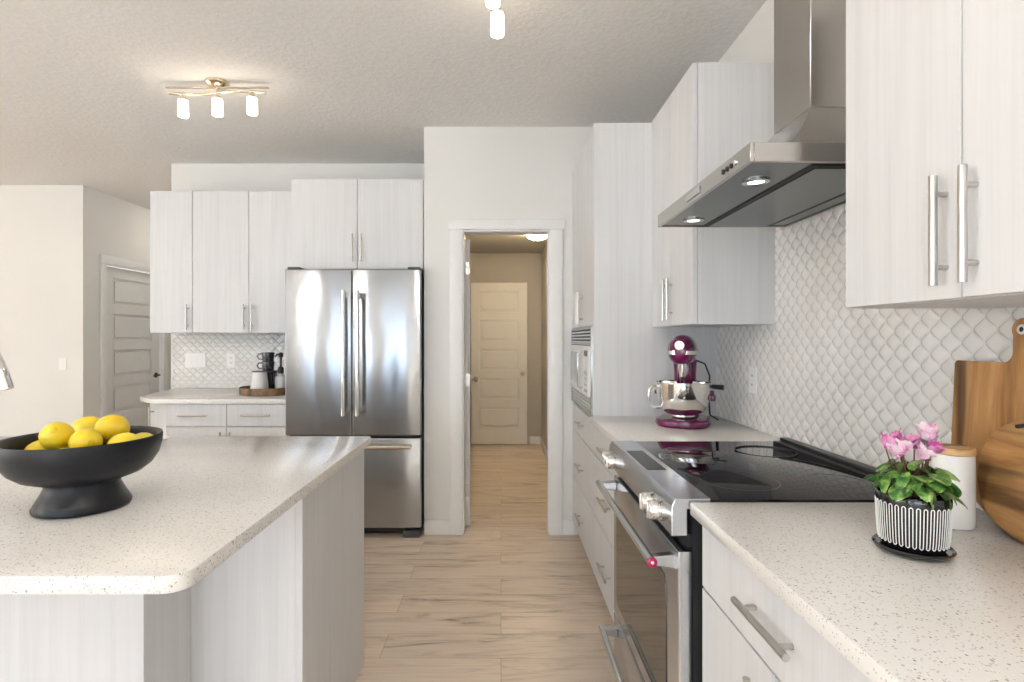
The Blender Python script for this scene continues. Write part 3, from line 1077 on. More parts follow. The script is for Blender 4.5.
# ------------------------------------------------------------------ refrigerator
FX0, FX1, FS, FY = -1.421, -0.527, -0.981, 3.55
fr = thing('refrigerator', 'stainless French-door refrigerator with bottom freezer drawer', 'refrigerator', ((FX0 + FX1) / 2, 3.9, 0))
part('body', MB().box((FX0 + 0.004, FY + 0.066, 0.045), (FX1 - 0.004, 4.33, 1.760), 0.003, 1), 'dark_grey_plastic', fr, label='dark grey casing')
FM = 'fridge_steel'
for (a, c, hx) in ((FX0, FS - 0.002, -1.022), (FS + 0.002, FX1, -0.930)):
    d = part('door', MB().box((a, FY, 0.678), (c, FY + 0.058, 1.772), 0.008, 3), FM, fr)
    m = MB().tube([(hx, FY - 0.058, 0.815), (hx, FY - 0.058, 1.630)], 0.0135, 18)
    for z in (0.845, 1.600):
        m.box((hx - 0.011, FY - 0.058, z - 0.020), (hx + 0.011, FY + 0.0005, z + 0.020), 0.004, 2)
    part('handle', m, 'polished_steel', d)
fz = part('freezer_drawer', MB().box((FX0, FY, 0.070), (FX1, FY + 0.058, 0.662), 0.008, 3), FM, fr)
m = MB().tube([(-1.365, FY - 0.055, 0.612), (-0.583, FY - 0.055, 0.612)], 0.0135, 18)
for x in (-1.335, -0.613):
    m.box((x - 0.018, FY - 0.055, 0.601), (x + 0.018, FY + 0.0005, 0.623), 0.004, 2)
part('handle', m, 'gold_nickel', fz)
part('grille', MB().box((FX0 + 0.02, FY + 0.06, 0.020), (FX1 - 0.10, FY + 0.085, 0.062), 0.002, 1), 'black_plastic', fr)
for x in (FX0 + 0.07, FX1 - 0.065):
    part('foot', MB().box((x - 0.055, FY + 0.012, 0.0), (x + 0.055, FY + 0.10, 0.048), 0.006, 2), 'dark_grey_plastic', fr)
for x in (FX0 + 0.05, FX1 - 0.05):
    part('hinge', MB().box((x - 0.04, FY + 0.015, 1.7725), (x + 0.04, FY + 0.13, 1.790), 0.004, 2), 'dark_grey_plastic', fr)

# cabinet over the fridge
cf = thing('wall_cabinet', 'white two-door cabinet directly above the refrigerator', 'cabinet', (-1.0, 3.78, 1.80))
FZ0 = 1.802
part('body', MB().box((-1.468, 3.80, FZ0), (-0.545, YB - 0.002, 2.435), 0.001, 1), CAB, cf)
for a, c, s in ((-1.468, -1.006, -1), (-1.006, -0.545, 1)):
    d = part('door', slab_y(a, c, FZ0, 2.435, 3.78), CAB, cf)
    part('handle', bar_pull((-1.006 + s * 0.030, 3.78, 1.950), (0, 0, 1), (0, -1, 0)), NIK, d)

# far wall cabinets
UY = 4.06
c1 = thing('wall_cabinet', 'narrow white one-door wall cabinet at the far left end', 'cabinet', (-2.48, UY, 1.372))
part('body', MB().box((-2.640, UY + 0.0205, 1.360), (-2.3205, YB - 0.002, 2.428), 0.001, 1), CAB, c1)
d = part('door', slab_y(-2.640, -2.320, 1.360, 2.428, UY), CAB, c1)
part('handle', bar_pull((-2.352, UY, 1.480), (0, 0, 1), (0, -1, 0)), NIK, d)
c2 = thing('wall_cabinet', 'white two-door wall cabinet above the coffee tray, left of the fridge', 'cabinet', (-1.9, UY, 1.372))
part('body', MB().box((-2.3195, UY + 0.0205, 1.360), (-1.470, YB - 0.002, 2.428), 0.001, 1), CAB, c2)
for a, c, hx in ((-2.320, -1.896, -1.926), (-1.896, -1.470, -1.866)):
    d = part('door', slab_y(a, c, 1.360, 2.428, UY), CAB, c2)
    part('handle', bar_pull((hx, UY, 1.480), (0, 0, 1), (0, -1, 0)), NIK, d)

# far base cabinet and the angled end cabinet
BY = 3.60
bx0, bx1, bs = -2.235, -1.426, -1.830
cb = thing('base_cabinet', 'white far base cabinet left of the fridge, two drawers over doors', 'cabinet', (-1.83, BY, 0))
m = MB().box((bx0 + 0.001, BY + 0.0205, 0.10), (bx1, YB - 0.002, CT - 0.0315)).box((bx0 + 0.001, BY + 0.075, 0), (bx1, YB - 0.002, 0.10))
part('body', m, CAB, cb)
for a, c, hx, s in ((bx0, bs, -2.0455, -1), (bs, bx1, -1.628, 1)):
    d = part('drawer', slab_y(a, c, 0.730, 0.880, BY), CAB, cb)
    part('handle', bar_pull((hx, BY, 0.806), (1, 0, 0), (0, -1, 0)), NIK, d)
    d = part('door', slab_y(a, c, 0.10, 0.728, BY), CAB, cb)
    part('handle', bar_pull((bs + s * 0.032, BY, 0.600), (0, 0, 1), (0, -1, 0)), NIK, d)
ce = thing('base_cabinet', 'angled white end cabinet at the left end of the far counter', 'cabinet', (-2.4, 3.9, 0))
pA, pB = Vector((-2.236, 3.612)), Vector((-2.470, 3.800))
dv = (pB - pA).normalized()
nv = Vector((-dv.y, dv.x)) * -1
if nv.y > 0:
    nv = -nv
q0, q1 = pA - nv * 0.021, pB - nv * 0.021
m = MB().prism([(-2.2355, YB - 0.002), (-2.2355, q0.y + 0.02), (q1.x, q1.y), (-2.52, 4.0), (-2.60, YB - 0.002)], 0.10, CT - 0.0315, 'z')
part('body', m, CAB, ce)


def diag_slab(z0, z1):
    mm_ = MB()
    i0, i1 = pA + dv * 0.012, pB - dv * 0.004
    return mm_.prism([tuple(i0), tuple(i1), tuple(i1 - nv * 0.019), tuple(i0 - nv * 0.019)], z0, z1, 'z', 0.001, 1)


d = part('door', diag_slab(0.10, 0.880), CAB, ce)
hp = pA + dv * (0.76 * (pB - pA).length)
part('handle', bar_pull((hp.x, hp.y, 0.745), (0, 0, 1), (nv.x, nv.y, 0)), NIK, d)
single('worktop', MB().prism([(-1.4255, 3.575), (-2.285, 3.575), (-2.330, 3.590), (-2.490, 3.725), (-2.520, 3.775), (-2.645, YB - 0.0015), (-1.4255, YB - 0.0015)], CT - 0.031, CT, 'z', 0.003, 2),
       'quartz', 'speckled white quartz worktop on the far counter left of the fridge', 'countertop', (-1.9, 3.9, CT))

# ------------------------------------------------------------------ island
IX0, IX1, IY0, IY1 = -3.10, -0.530, 0.900, 2.210


def rrect(x0, x1, y0, y1, rads, n=8):
    """rads: radius at (x0,y0), (x1,y0), (x1,y1), (x0,y1)"""
    out = []
    for (cx, cy, r, a0) in ((x0, y0, rads[0], PI), (x1, y0, rads[1], 1.5 * PI), (x1, y1, rads[2], 0), (x0, y1, rads[3], 0.5 * PI)):
        px = cx + (r if cx == x0 else -r)
        py = cy + (r if cy == y0 else -r)
        for k in range(n + 1):
            a = a0 + k / n * PI / 2
            out.append((px + r * math.cos(a), py + r * math.sin(a)))
    return out


single('worktop', MB().prism(rrect(IX0, IX1, IY0, IY1, (0.04, 0.042, 0.015, 0.02)), CT - 0.031, CT, 'z', 0.003, 2), 'quartz',
       'large speckled white quartz island worktop under the lemon bowl', 'countertop', (-1.8, 1.55, CT))
isl = thing('kitchen_island', 'pale wood-grain kitchen island body under the quartz top', 'kitchen island', (-1.8, 1.7, 0))
ZT = CT - 0.0315
part('end_panel', MB().box((-0.575, 1.510, 0.0), (-0.555, 2.190, ZT), 0.001, 1), CAB, isl)
part('body', MB().box((-3.05, 1.5305, 0.10), (-0.5755, 2.165, ZT)).box((-3.05, 1.5305, 0), (-0.5755, 2.10, 0.10)), CAB, isl)
part('back_panel', MB().box((-3.05, 1.512, 0.0), (-0.5755, 1.530, ZT), 0.001, 1), CAB, isl)
part('support_leg', MB().box((-1.62, 1.312, 0.0), (-0.868, 1.5115, ZT), 0.001, 1), CAB, isl)
wdt = (3.05 - 0.5755) / 4
for k in range(4):
    a = -3.05 + k * wdt
    dd = part('door', MB().box((a + 0.0015, 2.1655, 0.10), (a + wdt - 0.0015, 2.184, ZT - 0.002), 0.001, 1), CAB, isl)
    part('handle', bar_pull((a + (0.06 if k % 2 else wdt - 0.06), 2.184, 0.74), (0, 0, 1), (0, 1, 0)), NIK, dd)

# bowl on a foot
BC = Vector((-0.984, 1.272, CT + 0.0005))
prof = [(0, 0), (0.086, 0), (0.094, 0.003), (0.096, 0.010), (0.090, 0.022), (0.080, 0.040), (0.073, 0.056), (0.074, 0.064),
        (0.092, 0.070), (0.118, 0.080), (0.138, 0.096), (0.152, 0.118), (0.1585, 0.142), (0.160, 0.162), (0.1585, 0.1665), (0.155, 0.166),
        (0.150, 0.160), (0.149, 0.142), (0.143, 0.120), (0.130, 0.103), (0.108, 0.093), (0.07, 0.088), (0, 0.086)]
fb = single('fruit_bowl', MB().lathe(prof, BC, 80), 'black_ceramic', 'matte black footed bowl full of lemons on the island', 'bowl', tuple(BC), smooth=50)


def lemon_mesh():
    m = MB()
    pr = [(0, -0.0415), (0.0035, -0.0410), (0.0055, -0.0385), (0.0085, -0.0360), (0.016, -0.0320), (0.0235, -0.0255), (0.0295, -0.0165), (0.0325, -0.006),
          (0.0328, 0.004), (0.0305, 0.015), (0.0250, 0.0245), (0.0170, 0.0315), (0.0100, 0.0350), (0.0070, 0.0365), (0.0065, 0.0380), (0.0045, 0.0390), (0, 0.0385)]
    m.lathe(pr, (0, 0, 0), 32)
    return m


lem = None
LEM = [  # pixel column, depth, height, axis direction, label
    ((-1.085, 1.264, 1.050), (0.9, 0.3, 0.35), 'lemon at the left rim of the bowl, lying low'),
    ((-1.022, 1.235, 1.0945), (0.3, -0.75, 0.55), 'biggest-looking lemon, high on the left of the pile'),
    ((-0.952, 1.168, 1.0478), (1, 0.1, 0.05), 'lemon mostly hidden behind the front rim, below the high left one'),
    ((-0.950, 1.225, 1.0840), (0.75, -0.60, 0.10), 'lemon at front centre of the pile, tip showing'),
    ((-1.052, 1.365, 1.0900), (0.9, 0.2, 0.15), 'lemon at the back of the pile, behind the centre'),
    ((-0.953, 1.312, 1.1000), (0.95, -0.25, 0.12), 'greenish-tipped lemon on top at right of the pile'),
    ((-0.884, 1.255, 1.0690), (0.95, 0.25, 0.20), 'lemon lying low at right, below the greenish-tipped one'),
    ((-0.894, 1.335, 1.0640), (0.9, -0.4, 0.0), 'rightmost lemon in the bowl, only its edge showing'),
    ]
for i, (c, ax, lab) in enumerate(LEM):
    if lem is None:
        lem = single('lemon', lemon_mesh(), 'lemon_peel', lab, 'lemon', (0, 0, 0), 'lemons in the black bowl', 60)
        o = lem
    else:
        o = lem.copy()
        COL.objects.link(o)
        o['label'] = lab
    o.location = (c[0] + 0.008, c[1], c[2] - 0.007 - (0.010 if i == 7 else 0))
    o.rotation_mode = 'XYZ'
    o.rotation_euler = Vector(ax).normalized().to_track_quat('Z', 'Y').to_euler()
    s = 1.0 + 0.05 * ((i * 7) % 3 - 1)
    o.scale = (s, s, s)

# small white dish behind the bowl
m = MB().lathe([(0, 0), (0.045, 0), (0.062, 0.006), (0.070, 0.012), (0.068, 0.013), (0.058, 0.008), (0.044, 0.004), (0, 0.004)], (-1.360, 2.080, CT + 0.0005), 40)
single('saucer', m, 'white_ceramic', 'small white saucer on the island behind the bowl', 'saucer', (-1.36, 2.08, CT))

# faucet
fc = thing('faucet', 'chrome pull-down kitchen faucet at the left edge, on the island', 'faucet', (-2.045, 1.93, CT))
part('base', MB().lathe([(0, 0), (0.030, 0), (0.030, 0.006), (0.022, 0.014), (0.021, 0.09), (0.017, 0.10), (0, 0.10)], (-2.045, 1.93, CT + 0.0005), 28), 'chrome', fc)
pth = [(-2.045, 1.93, CT + 0.10), (-2.045, 1.93, 1.205)]
cx_, rr_ = -2.045 + 0.125, 0.125
for k in range(0, 15):
    a = PI - k / 14 * (PI - 0.28)
    pth.append((cx_ + rr_ * math.cos(a), 1.93 - 0.0 * k, 1.210 + rr_ * math.sin(a)))
e = Vector(pth[-1])
dirv = Vector((math.sin(0.28), 0, -math.cos(0.28)))
part('neck', MB().tube(pth, 0.0125, 18), 'chrome', fc)
m = MB()
pp = [e + dirv * k for k in (-0.002, 0.012, 0.016, 0.06, 0.105, 0.118)]
m.tube(pp, [0.0150, 0.0155, 0.0175, 0.021, 0.0235, 0.0215], 22)
part('spray_head', m, 'chrome', fc)
part('lever', MB().tube([(-2.045, 1.91, 0.985), (-2.045, 1.87, 0.995), (-2.045, 1.83, 1.03)], [0.009, 0.007, 0.005], 12), 'chrome', fc)


# ------------------------------------------------------------------ ceiling lights
def track_light(label, loc, rz):
    t = thing('ceiling_light', label, 'ceiling light', loc, rz, 'three-shade track lights')
    ORG[t] = Vector((0, 0, 0))
    part('canopy', MB().lathe([(0, 0), (0.062, 0), (0.060, -0.014), (0.045, -0.026), (0.020, -0.033), (0, -0.034)], (0, 0, -0.0005), 40), 'gold_nickel', t)
    part('stem', MB().tube([(0, 0, -0.03), (0, 0, -0.060)], 0.009, 14), 'gold_nickel', t)
    m = MB()
    m.box((-0.285, -0.010, -0.034), (0.285, 0.010, -0.029), 0.001, 1)
    part('upper_bar', m, 'gold_nickel', t)
    m = MB()
    pth = [(-0.27 + 0.54 * k / 16, -0.035 * math.sin(PI * 2 * (k / 16 - 0.5)) * 0.6, -0.060) for k in range(17)]
    m.tube(pth, 0.0075, 12)
    part('lower_bar', m, 'gold_nickel', t)
    for x in (-0.20, 0, 0.20):
        yy = -0.035 * math.sin(PI * 2 * ((x + 0.27) / 0.54 - 0.5)) * 0.6
        m = MB().tube([(x, yy, -0.058), (x, yy, -0.090)], 0.0075, 12)
        m.lathe([(0, 0.012), (0.015, 0.010), (0.019, 0), (0.019, -0.012), (0, -0.012)], (x, yy, -0.090), 24)
        hd_ = part('lamp_holder', m, 'gold_nickel', t)
        part('lamp_shade', MB().lathe([(0.019, 0), (0.026, -0.003), (0.0275, -0.085), (0.026, -0.090), (0.0, -0.090)], (x, yy, -0.0945), 28), 'lamp_glass', hd_, label='frosted glowing glass shade')
    return t


tl = track_light('brushed three-shade track light on the ceiling above the island, at left', (-1.575, 3.0, ZC), 0)
extra = []
extra.append(dup(tl, (-2.7, 0.2, ZC), 0, 'three-shade track light added over the dining end to brighten the room, unseen above the frame'))
extra.append(dup(tl, (-0.035, -0.2, ZC), PI / 2, 'three-shade track light added unseen above the photographer to brighten the aisle'))
extra.append(dup(tl, (-4.2, -1.2, ZC), PI / 2, 'three-shade track light added on the living side as fill, unseen behind the photographer'))
for r_ in extra:                      # unseen fixtures, added to light the room and turned up brighter
    for ch in r_.children:
        for g in ch.children:
            g.material_slots[0].link = 'OBJECT'
            g.material_slots[0].material = MATS['added_lamp_glass']
dup(tl, (-0.030, 2.01, ZC), PI / 2, 'three-shade track light at the top edge, one glowing shade hanging into view')

# corridor dome light
dl = thing('dome_light', 'glowing dome light on the corridor ceiling behind the doorway', 'ceiling light', (0.366, 5.42, 2.39))
ORG[dl] = Vector((0, 0, 0))
part('rim', MB().lathe([(0, 0), (0.125, 0), (0.130, -0.010), (0.118, -0.016), (0, -0.016)], (0, 0, -0.0005), 40), 'gold_nickel', dl)
part('shade', MB().lathe([(0.116, -0.0165), (0.108, -0.040), (0.085, -0.062), (0.045, -0.076), (0, -0.080)], (0, 0, -0.0005), 40), 'dome_glass', dl)
# flush light over the dining side, out of frame at left, which warms the far left wall
d2l = thing('dome_light', 'flush glowing dome light over the dining side, beyond the left edge', 'ceiling light', (-5.9, 3.3, ZC))
part('rim', MB().lathe([(0, 0), (0.16, 0), (0.165, -0.010), (0.15, -0.018), (0, -0.018)], (-5.9, 3.3, ZC - 0.0005), 40), 'gold_nickel', d2l)
part('shade', MB().lathe([(0.148, -0.0185), (0.14, -0.05), (0.11, -0.08), (0.06, -0.098), (0, -0.103)], (-5.9, 3.3, ZC - 0.0005), 40), 'warm_dome_glass', d2l)

hl = thing('dome_light', 'dome light added on the hall ceiling to brighten the hall, hidden behind the far wall cabinets', 'ceiling light', (-3.25, 5.95, ZC))  # unseen light, added to brighten the hall door and its wall
part('rim', MB().lathe([(0, 0), (0.125, 0), (0.130, -0.010), (0.118, -0.016), (0, -0.016)], (-3.25, 5.95, ZC - 0.0005), 40), 'gold_nickel', hl)
part('shade', MB().lathe([(0.116, -0.0165), (0.108, -0.040), (0.085, -0.062), (0.045, -0.076), (0, -0.080)], (-3.25, 5.95, ZC - 0.0005), 40), 'added_hall_glass', hl)

# ------------------------------------------------------------------ stand mixer (own coordinates: front towards -y)
mx_ = thing('stand_mixer', 'magenta stand mixer with polished steel bowl in the far counter corner', 'stand mixer', (0.852, 2.520, CT + 0.0005), -0.40)
mx_.scale = (1.05, 1.05, 1.03)
m = MB()
base_poly = []
for k in range(40):
    a = 2 * PI * k / 40
    rx = 0.118 if math.sin(a) < 0 else 0.105
    ry = 0.150 if math.sin(a) < 0 else 0.150
    ca, sa = math.cos(a), math.sin(a)
    base_poly.append((rx * math.copysign(abs(ca) ** 0.72, ca), ry * math.copysign(abs(sa) ** 0.72, sa)))
m.prism(base_poly, 0.0, 0.034, 'z', 0.010, 3)
part('base', m, 'mixer_enamel', mx_)
# column at the back
m = MB()
rings = []
for z, sx_, y0, y1 in ((0.033, 0.062, 0.045, 0.140), (0.06, 0.056, 0.055, 0.138), (0.14, 0.050, 0.065, 0.135), (0.22, 0.048, 0.058, 0.135), (0.29, 0.052, 0.045, 0.135)):
    rings.append((z, sx_, y0, y1))
V, F = [], []
ns = 28
for z, sx_, y0, y1 in rings:
    for k in range(ns):
        a = 2 * PI * k / ns
        ca, sa = math.cos(a), math.sin(a)
        V.append((sx_ * math.copysign(abs(ca) ** 0.6, ca), (y0 + y1) / 2 + (y1 - y0) / 2 * math.copysign(abs(sa) ** 0.6, sa), z))
for i in range(len(rings) - 1):
    for k in range(ns):
        k2 = (k + 1) % ns
        F.append((i * ns + k, i * ns + k2, (i + 1) * ns + k2, (i + 1) * ns + k))
F.append(tuple(range(ns)))
F.append(tuple((len(rings) - 1) * ns + k for k in range(ns)))
part('column', m.add(V, F), 'mixer_enamel', mx_)
# head: bullet body along y
q = Matrix.Rotation(PI / 2, 3, 'X')     # z -> -y
hp_ = [(0, -0.165), (0.030, -0.162), (0.052, -0.145), (0.063, -0.10), (0.068, -0.02), (0.068, 0.06), (0.064, 0.115), (0.055, 0.145), (0.042, 0.160), (0.026, 0.167), (0, 0.168)]
hm = MB().lathe([(r_, z) for r_, z in hp_], (0, 0, 0), 40, sx=0.89, sy=1.02, rot=q)
hm.v = [(x, y, z if z > -0.056 else -0.056 - (abs(z + 0.056)) * 0.3) for x, y, z in hm.v]
hm.v = [(x, y, z + 0.335) for x, y, z in hm.v]
hd1 = part('head', hm, 'mixer_enamel', mx_)
bm_ = MB().lathe([(r_ + 0.0018, z) for r_, z in hp_[1:-1]], (0, 0, 0), 40, sx=0.93, sy=1.02, rot=q)
keep = MB()
zz0, zz1 = -0.016, 0.000
pts = hp_[1:-1]
# trim band: a belt round the head
belt = []
for s in (-1, 1):
    seq = pts if s > 0 else pts[::-1]
    for r_, z in seq:
        belt.append((s * (r_ * 0.89 + 0.0012), -z))
n_ = len(belt)
V = [(p[0], p[1], 0.335 + zz0) for p in belt] + [(p[0], p[1], 0.335 + zz1) for p in belt]
F = [(i, (i + 1) % n_, n_ + (i + 1) % n_, n_ + i) for i in range(n_)]
keep.add(V, F)
part('trim_band', keep, 'polished_steel', hd1, label='polished steel band')
part('hub_cap', MB().lathe([(0, 0), (0.021, 0), (0.021, 0.006), (0.017, 0.010), (0, 0.011)], (-0.004, -0.163, 0.358), 28, rot=q), 'polished_steel', hd1, label='silver attachment hub cap')
part('hub_knob', MB().tube([(0.034, -0.150, 0.350), (0.046, -0.166, 0.356)], [0.006, 0.009], 14), 'black_plastic', hd1)
part('beater_shaft', MB().tube([(0, -0.065, 0.285), (0, -0.065, 0.19)], [0.020, 0.009], 20), 'polished_steel', mx_)
part('neck_plate', MB().box((-0.030, 0.02, 0.190), (0.030, 0.066, 0.285), 0.008, 2), 'mixer_enamel', mx_)
# bowl
bz = 0.040
bp = [(0, 0), (0.050, 0), (0.052, 0.004), (0.050, 0.010), (0.062, 0.012), (0.086, 0.026), (0.102, 0.052), (0.110, 0.090), (0.1125, 0.150), (0.1155, 0.152), (0.1155, 0.155), (0.111, 0.154),
      (0.108, 0.090), (0.100, 0.053), (0.084, 0.028), (0.060, 0.015), (0, 0.014)]
bw = part('bowl', MB().lathe(bp, (0, -0.040, bz), 64), 'polished_steel', mx_, smooth=50)
ha = 3.55
hx_, hy_ = math.cos(ha), math.sin(ha)
hpth = [(0.108, 0.135), (0.130, 0.138), (0.146, 0.125), (0.150, 0.090), (0.145, 0.055), (0.130, 0.040), (0.098, 0.042)]
part('handle', MB().tube([(hx_ * r_, -0.040 + hy_ * r_, bz + z) for r_, z in hpth], 0.0065, 12), 'polished_steel', bw)
part('bowl_support', MB().box((-0.128, 0.015, 0.130), (-0.112, 0.075, 0.150), 0.005, 2).box((0.112, -0.040, 0.112), (0.134, 0.075, 0.136), 0.006, 2).box((-0.125, 0.060, 0.125), (0.125, 0.078, 0.150), 0.005, 2), 'mixer_enamel', mx_)
part('lift_lever', MB().tube([(0.056, 0.085, 0.168), (0.120, 0.070, 0.168)], 0.005, 12).tube([(0.115, 0.071, 0.168), (0.165, 0.060, 0.166)], [0.010, 0.012], 16), 'black_plastic', mx_, label='black lift lever')
part('power_cord', MB().tube([(0.048, 0.110, 0.285), (0.085, 0.100, 0.270), (0.105, 0.100, 0.215), (0.100, 0.105, 0.120), (0.105, 0.13, 0.03), (0.14, 0.17, 0.004)], 0.0038, 10), 'black_rubber', mx_)

# ------------------------------------------------------------------ potted plant
PC = Vector((0.770, 1.010, CT + 0.0005))
pl = thing('potted_plant', 'pink cyclamen in a black pot with white ribs on the near worktop', 'potted plant', tuple(PC))
part('saucer', MB().lathe([(0, 0), (0.050, 0), (0.060, 0.004), (0.0635, 0.010), (0.061, 0.0125), (0.057, 0.009), (0, 0.008)], PC, 56), 'gloss_black', pl)
pp_ = [(0, 0.010), (0.0475, 0.010), (0.052, 0.016), (0.0545, 0.030), (0.0565, 0.060), (0.0580, 0.098), (0.0580, 0.106), (0.0565, 0.109), (0.053, 0.107), (0.052, 0.096), (0, 0.094)]
pot = part('pot', MB().lathe(pp_, PC, 64), 'gloss_black', pl, smooth=50)


def pot_r(z):
    for (r0, z0), (r1, z1) in zip(pp_[1:], pp_[2:]):
        if z0 <= z <= z1 and z1 > z0:
            return r0 + (r1 - r0) * (z - z0) / (z1 - z0)
    return 0.055


ribs = MB()
nr = 68
zl, zh = 0.022, 0.091
for k in range(nr):
    a = 2 * PI * k / nr
    zs = [zl + (zh - zl) * j / 8 for j in range(9)]
    ribs.tube([(PC.x + (pot_r(z) + 0.0002) * math.cos(a), PC.y + (pot_r(z) + 0.0002) * math.sin(a), PC.z + z) for z in zs], 0.0009, 6)
    z = zh if k % 2 else zl
    arc = []
    for j in range(5):
        aa = a + 2 * PI / nr * j / 4
        dz = 0.0024 * math.sin(PI * j / 4) * (1 if k % 2 else -1)
        arc.append((PC.x + (pot_r(z) + 0.0002) * math.cos(aa), PC.y + (pot_r(z) + 0.0002) * math.sin(aa), PC.z + z + dz))
    ribs.tube(arc, 0.0009, 6)
part('rib_pattern', ribs, 'white_glaze', pot, label='white looped ribs')
part('soil', MB().lathe([(0, 0.004), (0.03, 0.005), (0.0515, 0.0)], (PC.x, PC.y, PC.z + 0.0965), 32), 'soil', pl)
fol, stm = MB(), MB()


def leaf(c, yaw, tilt, L, Wd, roll=0.0):
    """round, slightly cupped heart-shaped leaf; the stalk joins at the notch"""
    nl, nw = 10, 8
    V, F = [], []
    for i in range(nl + 1):
        t = i / nl
        wd = Wd * (math.sin(PI * (0.13 + 0.85 * t)) ** 0.55) * (1.0 - 0.22 * t)
        for j in range(nw + 1):
            s = j / nw * 2 - 1
            back = -0.20 * L * abs(s) ** 1.5 * (1 - t) ** 2
            V.append(Vector((t * L + back, s * wd, -0.30 * L * t * t - 0.10 * Wd * s * s + 0.05 * Wd * abs(s) + 0.05 * Wd * math.sin(6 * t + 4 * s))))
    for i in range(nl):
        for j in range(nw):
            a = i * (nw + 1) + j
            F.append((a, a + 1, a + nw + 2, a + nw + 1))
    M = Matrix.Translation(c) @ Matrix.Rotation(yaw, 4, 'Z') @ Matrix.Rotation(-tilt, 4, 'Y') @ Matrix.Rotation(roll, 4, 'X')
    fol.add([M @ p for p in V], F)


rnd = random.Random(5)
NLF = 54
for k in range(NLF):
    yaw = k * 2.399 + rnd.uniform(-0.3, 0.3)
    q_ = math.sqrt((k + 1) / NLF)
    rr = 0.006 + 0.048 * q_ + rnd.uniform(-0.004, 0.004)
    zz = 0.122 + 0.046 * (1 - q_ ** 2) + rnd.uniform(-0.014, 0.012)
    c = PC + Vector((rr * math.cos(yaw), rr * math.sin(yaw), zz))
    leaf(c, yaw + rnd.uniform(-0.6, 0.6), rnd.uniform(-0.9, 0.35) - 0.25 * q_, rnd.uniform(0.024, 0.038), rnd.uniform(0.014, 0.020), rnd.uniform(-0.6, 0.6))
    stm.tube([PC + Vector((0.3 * rr * math.cos(yaw), 0.3 * rr * math.sin(yaw), 0.097)), PC + Vector((0.75 * rr * math.cos(yaw), 0.75 * rr * math.sin(yaw), 0.6 * zz + 0.042)), c], 0.0012, 6)
part('foliage', fol, 'leaf_green', pl, smooth=80)
FLW = [(-0.050, 0.000, 0.196, 1), (-0.046, -0.016, 0.180, 0), (-0.028, -0.004, 0.204, 1), (-0.034, -0.022, 0.192, 0), (-0.006, -0.022, 0.180, 0), (-0.016, 0.004, 0.190, 1), (0.006, 0.004, 0.194, 1),
       (0.020, -0.014, 0.188, 1), (0.028, -0.002, 0.206, 0), (0.040, 0.006, 0.198, 0), (0.034, 0.014, 0.214, 0)]
for i, (dx, dy, dz, kind) in enumerate(FLW):
    c = PC + Vector((dx, dy, dz - 0.002))
    stm.tube([PC + Vector((dx * 0.3, dy * 0.3, 0.10)), PC + Vector((dx * 0.75, dy * 0.75, 0.15)), c + Vector((0, 0, -0.004))], 0.0013, 6)
    fm = MB()
    for p in range(5):
        a = 2 * PI * p / 5 + i
        nl, nw = 6, 4
        V, F = [], []
        Lp, Wp = 0.0225, 0.0115
        for u in range(nl + 1):
            t = u / nl
            wd = Wp * math.sin(PI * (0.10 + 0.86 * t)) ** 0.7
            for j in range(nw + 1):
                s = j / nw * 2 - 1
                V.append(Vector((0.002 + 0.62 * Lp * t * t + 0.002 * t, s * wd, Lp * t * 0.92 + 0.0025 * s * s - 0.001)))
        for u in range(nl):
            for j in range(nw):
                b0 = u * (nw + 1) + j
                F.append((b0, b0 + 1, b0 + nw + 2, b0 + nw + 1))
        M = Matrix.Translation(c) @ Euler((0.5 * math.sin(i * 2.1), 0.5 * math.cos(i * 1.7), 0)).to_matrix().to_4x4() @ Matrix.Rotation(a, 4, 'Z')
        fm.add([M @ q_ for q_ in V], F)
    fm.lathe([(0, -0.004), (0.003, -0.002), (0.0035, 0.002), (0, 0.003)], c, 10)
    part('flower', fm, 'petal_magenta' if kind else 'petal_pink', pl, smooth=80)
part('stem', stm, 'stem_brown', pl)

# ------------------------------------------------------------------ canister, boards
CC = Vector((0.962, 1.150, CT + 0.0005))
cn = thing('canister', 'white ceramic canister with pale wooden lid behind the plant', 'canister', tuple(CC))
part('jar', MB().lathe([(0, 0), (0.034, 0), (0.037, 0.004), (0.0375, 0.020), (0.0375, 0.148), (0.036, 0.152), (0, 0.152)], CC, 48), 'white_ceramic', cn)
part('lid', MB().lathe([(0, 0.1525), (0.037, 0.1525), (0.0385, 0.154), (0.0385, 0.165), (0.037, 0.167), (0, 0.167)], CC, 48), 'bamboo', cn, label='pale wooden lid')

# tall paddle board leaning on the tile, local: x across thickness, y along wall, z up
tb = thing('cutting_board', 'tall rectangular acacia paddle board with ring-holed handle against the tile', 'cutting board', (1.072, 1.12, CT + 0.001), 0.0)
W2 = 0.164
H = 0.345
out = [(W2, 0.105)]
out += [(W2 - 0.018, 0.076), (W2 - 0.060, 0.040), (W2 - 0.100, 0.012), (W2 - 0.128, 0.001), (W2 - 0.150, 0.0)]
out += [(-W2 + 0.05, 0.0), (-W2 + 0.012, 0.012), (-W2, 0.05), (-W2, H - 0.006), (-W2 + 0.006, H)]
for s in (-1, 1):
    seg = []
    for k in range(7):
        a = k / 6 * PI / 2
        seg.append((s * (0.020 + 0.022 * (1 - math.sin(a))), H + 0.022 * (1 - math.cos(a))))
    if s < 0:
        out += seg
        for k in range(17):
            a = PI * 1.18 - k / 16 * (PI * 1.36)
            out.append((0.0245 * math.cos(a), H + 0.070 + 0.0245 * math.sin(a)))
    else:
        out += seg[::-1]
out += [(W2 - 0.006, H), (W2, H - 0.006)]
Mlean = Matrix.Translation((1.072, 1.12, CT + 0.001)) @ Matrix.Rotation(math.radians(2.6), 4, 'Y')
m = MB().prism(out, -0.010, 0.010, 'x', 0.003, 2)
